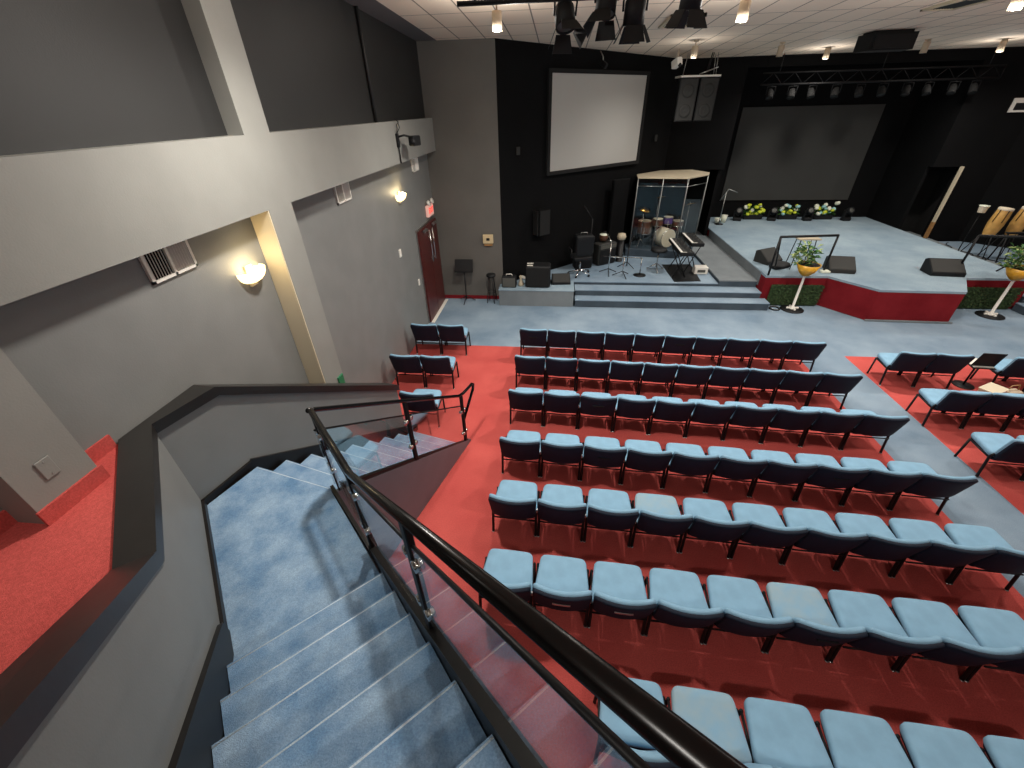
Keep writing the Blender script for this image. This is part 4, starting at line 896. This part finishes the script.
# gold planters on white pole stands
def planter(x, y, label, seed):
    t = thing('planter_stand', label, 'planter', (x, y, 0), 0, 'gold planters on white poles')
    b = MB(); b.lathe([(0, 0), (.25, 0), (.25, .02), (.1, .03), (0, .035)], 26); b.build('base', 'blackplastic', t)
    b = MB(); b.lathe([(.07, .03), (.06, .07), (.03, .1), (.026, .8), (.04, .84)], 16); [b.bev((.09 * math.cos(a), .09 * math.sin(a), .05), (.1, .04, .04), .008, rot(z=a)) for a in (0, 1.57, 3.14, 4.71)]; b.build('pole', 'white', t)
    b = MB(); b.lathe([(0, .84), (.08, .85), (.17, .94), (.245, 1.11), (.23, 1.11), (.16, .98), (.08, .92)], 26); b.build('bowl', 'gold', t)
    b = MB(); b.lathe([(.232, 1.10), (.1, 1.075), (0, 1.075)], 26); b.build('liner', 'blackplastic', t)
    rr = random.Random(seed)
    for nm, m_, n in (('foliage', 'leaf', 90), ('pale_leaves', 'leaf2', 60)):
        b = MB()
        for i in range(n):
            a = rr.uniform(0, 6.28); r_ = rr.uniform(.02, .2); p = Vector((r_ * math.cos(a) - .10, r_ * math.sin(a) + .08, 1.08 + rr.uniform(0, .42))); u = Vector((math.cos(a), math.sin(a), rr.uniform(-.4, .9))).normalized() * rr.uniform(.08, .16); v = Vector((-math.sin(a), math.cos(a), 0)) * .035
            mid = p + u * .5 + Vector((0, 0, .03)); b.add([p, mid + v, p + u, mid - v], [(0, 1, 2, 3)])
        b.build(nm, m_, t)
planter(5.72, 9.84, 'gold bowl planter with leafy plant on a white pole, left of the podium', 5)
planter(9.94, 9.7, 'gold bowl planter with leafy plant on a white pole, right of the podium', 9)
t = thing('floor_ring', 'small white ring lying on the floor beside the stage steps', 'ring', (5.33, 9.86, 0)); b = MB(); b.tube([(.11 * math.cos(k * .393), .11 * math.sin(k * .393), .016) for k in range(16)], .016, 8, closed=True); b.build('ring', 'blackplastic', t); b = MB(); b.tube([(.11 * math.cos(k * .393), .11 * math.sin(k * .393), .034) for k in range(16)], .007, 6, closed=True); b.build('bright_edge', 'silver', t)
# congas at right
def conga(x, y, label, tilt):
    t = thing('conga_drum', label, 'drum', (x, y, .4), 0, 'conga drums right of the stage')
    rm = rot(y=tilt)
    b = MB(); b.lathe([(.12, .62), (.15, .75), (.17, .92), (.165, 1.1), (.15, 1.28), (.145, 1.3)], 22, (0, 0, 0), rm); b.build('shell', 'conga', t)
    b = MB(); b.lathe([(.155, 1.27), (.158, 1.32), (.14, 1.335), (0, 1.338)], 22, (0, 0, 0), rm); b.build('head', 'drumskin', t)
    b = MB(); [b.tube([rm @ Vector((.162 * math.cos(a), .162 * math.sin(a), 1.28)), rm @ Vector((.178 * math.cos(a), .178 * math.sin(a), .98))], .009, 6) for a in (.3, 1.35, 2.4, 3.45, 4.5, 5.5)]; b.build('tension_rods', 'blackmetal', t)
    b = MB(); [b.tube([rm @ Vector((.12 * math.cos(a), .12 * math.sin(a), .68)), (.34 * math.cos(a), .34 * math.sin(a), .004)], .012, 6) for a in (.5, 2.6, 4.7)]; b.build('stand', 'blackmetal', t)
conga(11.62, 12.75, 'left conga drum with pale wood shell right of the stage', .1); conga(12.22, 12.8, 'right conga drum with pale wood shell right of the stage', .1)
t = thing('percussion_table', 'long black bar table with percussion in front of the congas', 'stand', (12.35, 12.2, .4)); b = MB(); b.bev((0, 0, .82), (1.5, .1, .04), .008); b.build('bar', 'blackmetal', t)
for sx in (-.7, .7): b = MB(); b.tube([(sx, -.15, 0), (sx, 0, .81)], .018, 6); b.tube([(sx, .15, 0), (sx, 0, .81)], .018, 6); b.build('leg', 'blackmetal', t)
t = thing('bongo_drum', 'small white topped bongo above the left conga', 'drum', (11.5, 13.1, 1.68)); b = MB(); b.lathe([(.08, -.14), (.1, 0), (.1, .02)], 16); b.build('shell', 'drumskin', t); b = MB(); b.lathe([(.11, .02), (.11, .04), (0, .042)], 16); b.build('head', 'whitepetal', t); b = MB(); b.tube([(0, 0, -.14), (.02, .05, -1.27)], .014, 6); b.build('stand', 'blackmetal', t)
t = thing('cable_pile', 'tangled black cables on the floor right of the stage', 'cables', (11.7, 12.0, .49)); b = MB(); rr = random.Random(4)
for i in range(7):
    pts = [(rr.uniform(-.3, .3), rr.uniform(-.6, 1.2), .016)]; a = rr.uniform(0, 6)
    for k in range(9): a += rr.uniform(-.9, .9); pts.append((max(-.6, min(.6, pts[-1][0] + .16 * math.cos(a))), pts[-1][1] + .16 * math.sin(a), .016 + (i % 3) * .01))
    b.tube(pts, .012, 6)
b.build('cables', 'blackplastic', t)
t = thing('equipment_case', 'low black equipment case on the floor by the congas', 'case', (11.3, 10.95, .49), .2); b = MB(); b.bev((0, 0, .12), (.6, .4, .24), .02); b.build('body', 'blackplastic', t); b = MB(); b.box((0, -.205, .15), (.5, .01, .015)); b.build('edge_trim', 'silver', t)
# notice on far right black wall
t = thing('wall_notice', 'white framed notice high on the black wall at the right edge', 'sign', (12.22, 14.54, 3.8)); b = MB(); b.bev((0, -.015, .15), (.5, .03, .32), .004); b.build('frame', 'white', t); b = MB(); b.box2((-.16, -.036, .04), (.16, -.03, .2)); b.build('panel', 'blackplastic', t)
# things left among the right-hand chairs
t = thing('tan_box', 'tan cardboard box on the floor behind the front row of the right block', 'box', (7.08, 6.15, 0), .5); b = MB(); b.bev((0, 0, .14), (.34, .22, .28), .01); b.build('body', 'tan', t); b = MB(); b.bev((0, 0, .285), (.36, .24, .02), .004); b.build('lid', 'cream', t)
t = thing('shoulder_bag', 'pale bag on the floor beside the tan box', 'bag', (7.42, 6.2, 0), .2); b = MB(); b.slab(trap(.36, .3, -.1, .1, .06), 0, .24, .05, lambda x, y, z: (x * (1 - z * .6), y * (1 - z), z)); b.build('body', 'canbody', t); b = MB(); b.tube([(-.1, 0, .22), (-.07, 0, .33), (.07, 0, .33), (.1, 0, .22)], .009, 6); b.build('handle', 'wood', t)
t = thing('open_folder', 'open dark folder with white pages in the gap of the front right row', 'folder', (7.16, 6.58, 0), -.05)
b = MB(); b.box((0, .1, .44), (.34, .3, .012), rot(x=.1)); b.box((0, -.02, .58), (.34, .012, .28), rot(x=.25)); b.build('cover', 'blackplastic', t)
b = MB(); b.box((0, .1, .452), (.3, .26, .008), rot(x=.1)); b.build('pages', 'paper', t)
b = MB(); b.tube([(0, .1, .436), (0, .1, .02)], .014, 8); b.lathe([(0, 0), (.15, 0), (.15, .012), (0, .02)], 16, (0, .1, 0)); b.build('stand', 'blackmetal', t)

# ------------------------------------------------------------------ camera, world, output
cam = bpy.data.cameras.new('camera'); co_ = bpy.data.objects.new('camera', cam); COL.objects.link(co_)
F = 410.555; cam.sensor_width = 36; cam.lens = F / 1024 * 36; cam.clip_start = .02; cam.clip_end = 200
yaw, pitch, roll = R(-6.508339), R(-33.98353203), R(-1.50928216)
fwd = Vector((math.sin(yaw) * math.cos(pitch), math.cos(yaw) * math.cos(pitch), math.sin(pitch))); right = Vector((math.cos(yaw), -math.sin(yaw), 0)); upv = right.cross(fwd)
cr, sr = math.cos(roll), math.sin(roll); r2 = right * cr + upv * sr; u2 = -right * sr + upv * cr
m3 = Matrix((r2, u2, -fwd)).transposed(); co_.matrix_world = Matrix.Translation((0, 0, 4.2)) @ m3.to_4x4()
scn.camera = co_
wd = bpy.data.worlds.new('world'); scn.world = wd; wd.use_nodes = True; wd.node_tree.nodes['Background'].inputs[0].default_value = (.02, .02, .02, 1)
vs_ = scn.view_settings; vs_.view_transform = 'Standard'; vs_.look = 'None'; vs_.gamma = 1; vs_.exposure = 0
try: vs_.use_curve_mapping = False
except Exception: pass
scn.cycles.use_denoising = True; scn.cycles.max_bounces = 8; scn.cycles.transparent_max_bounces = 16
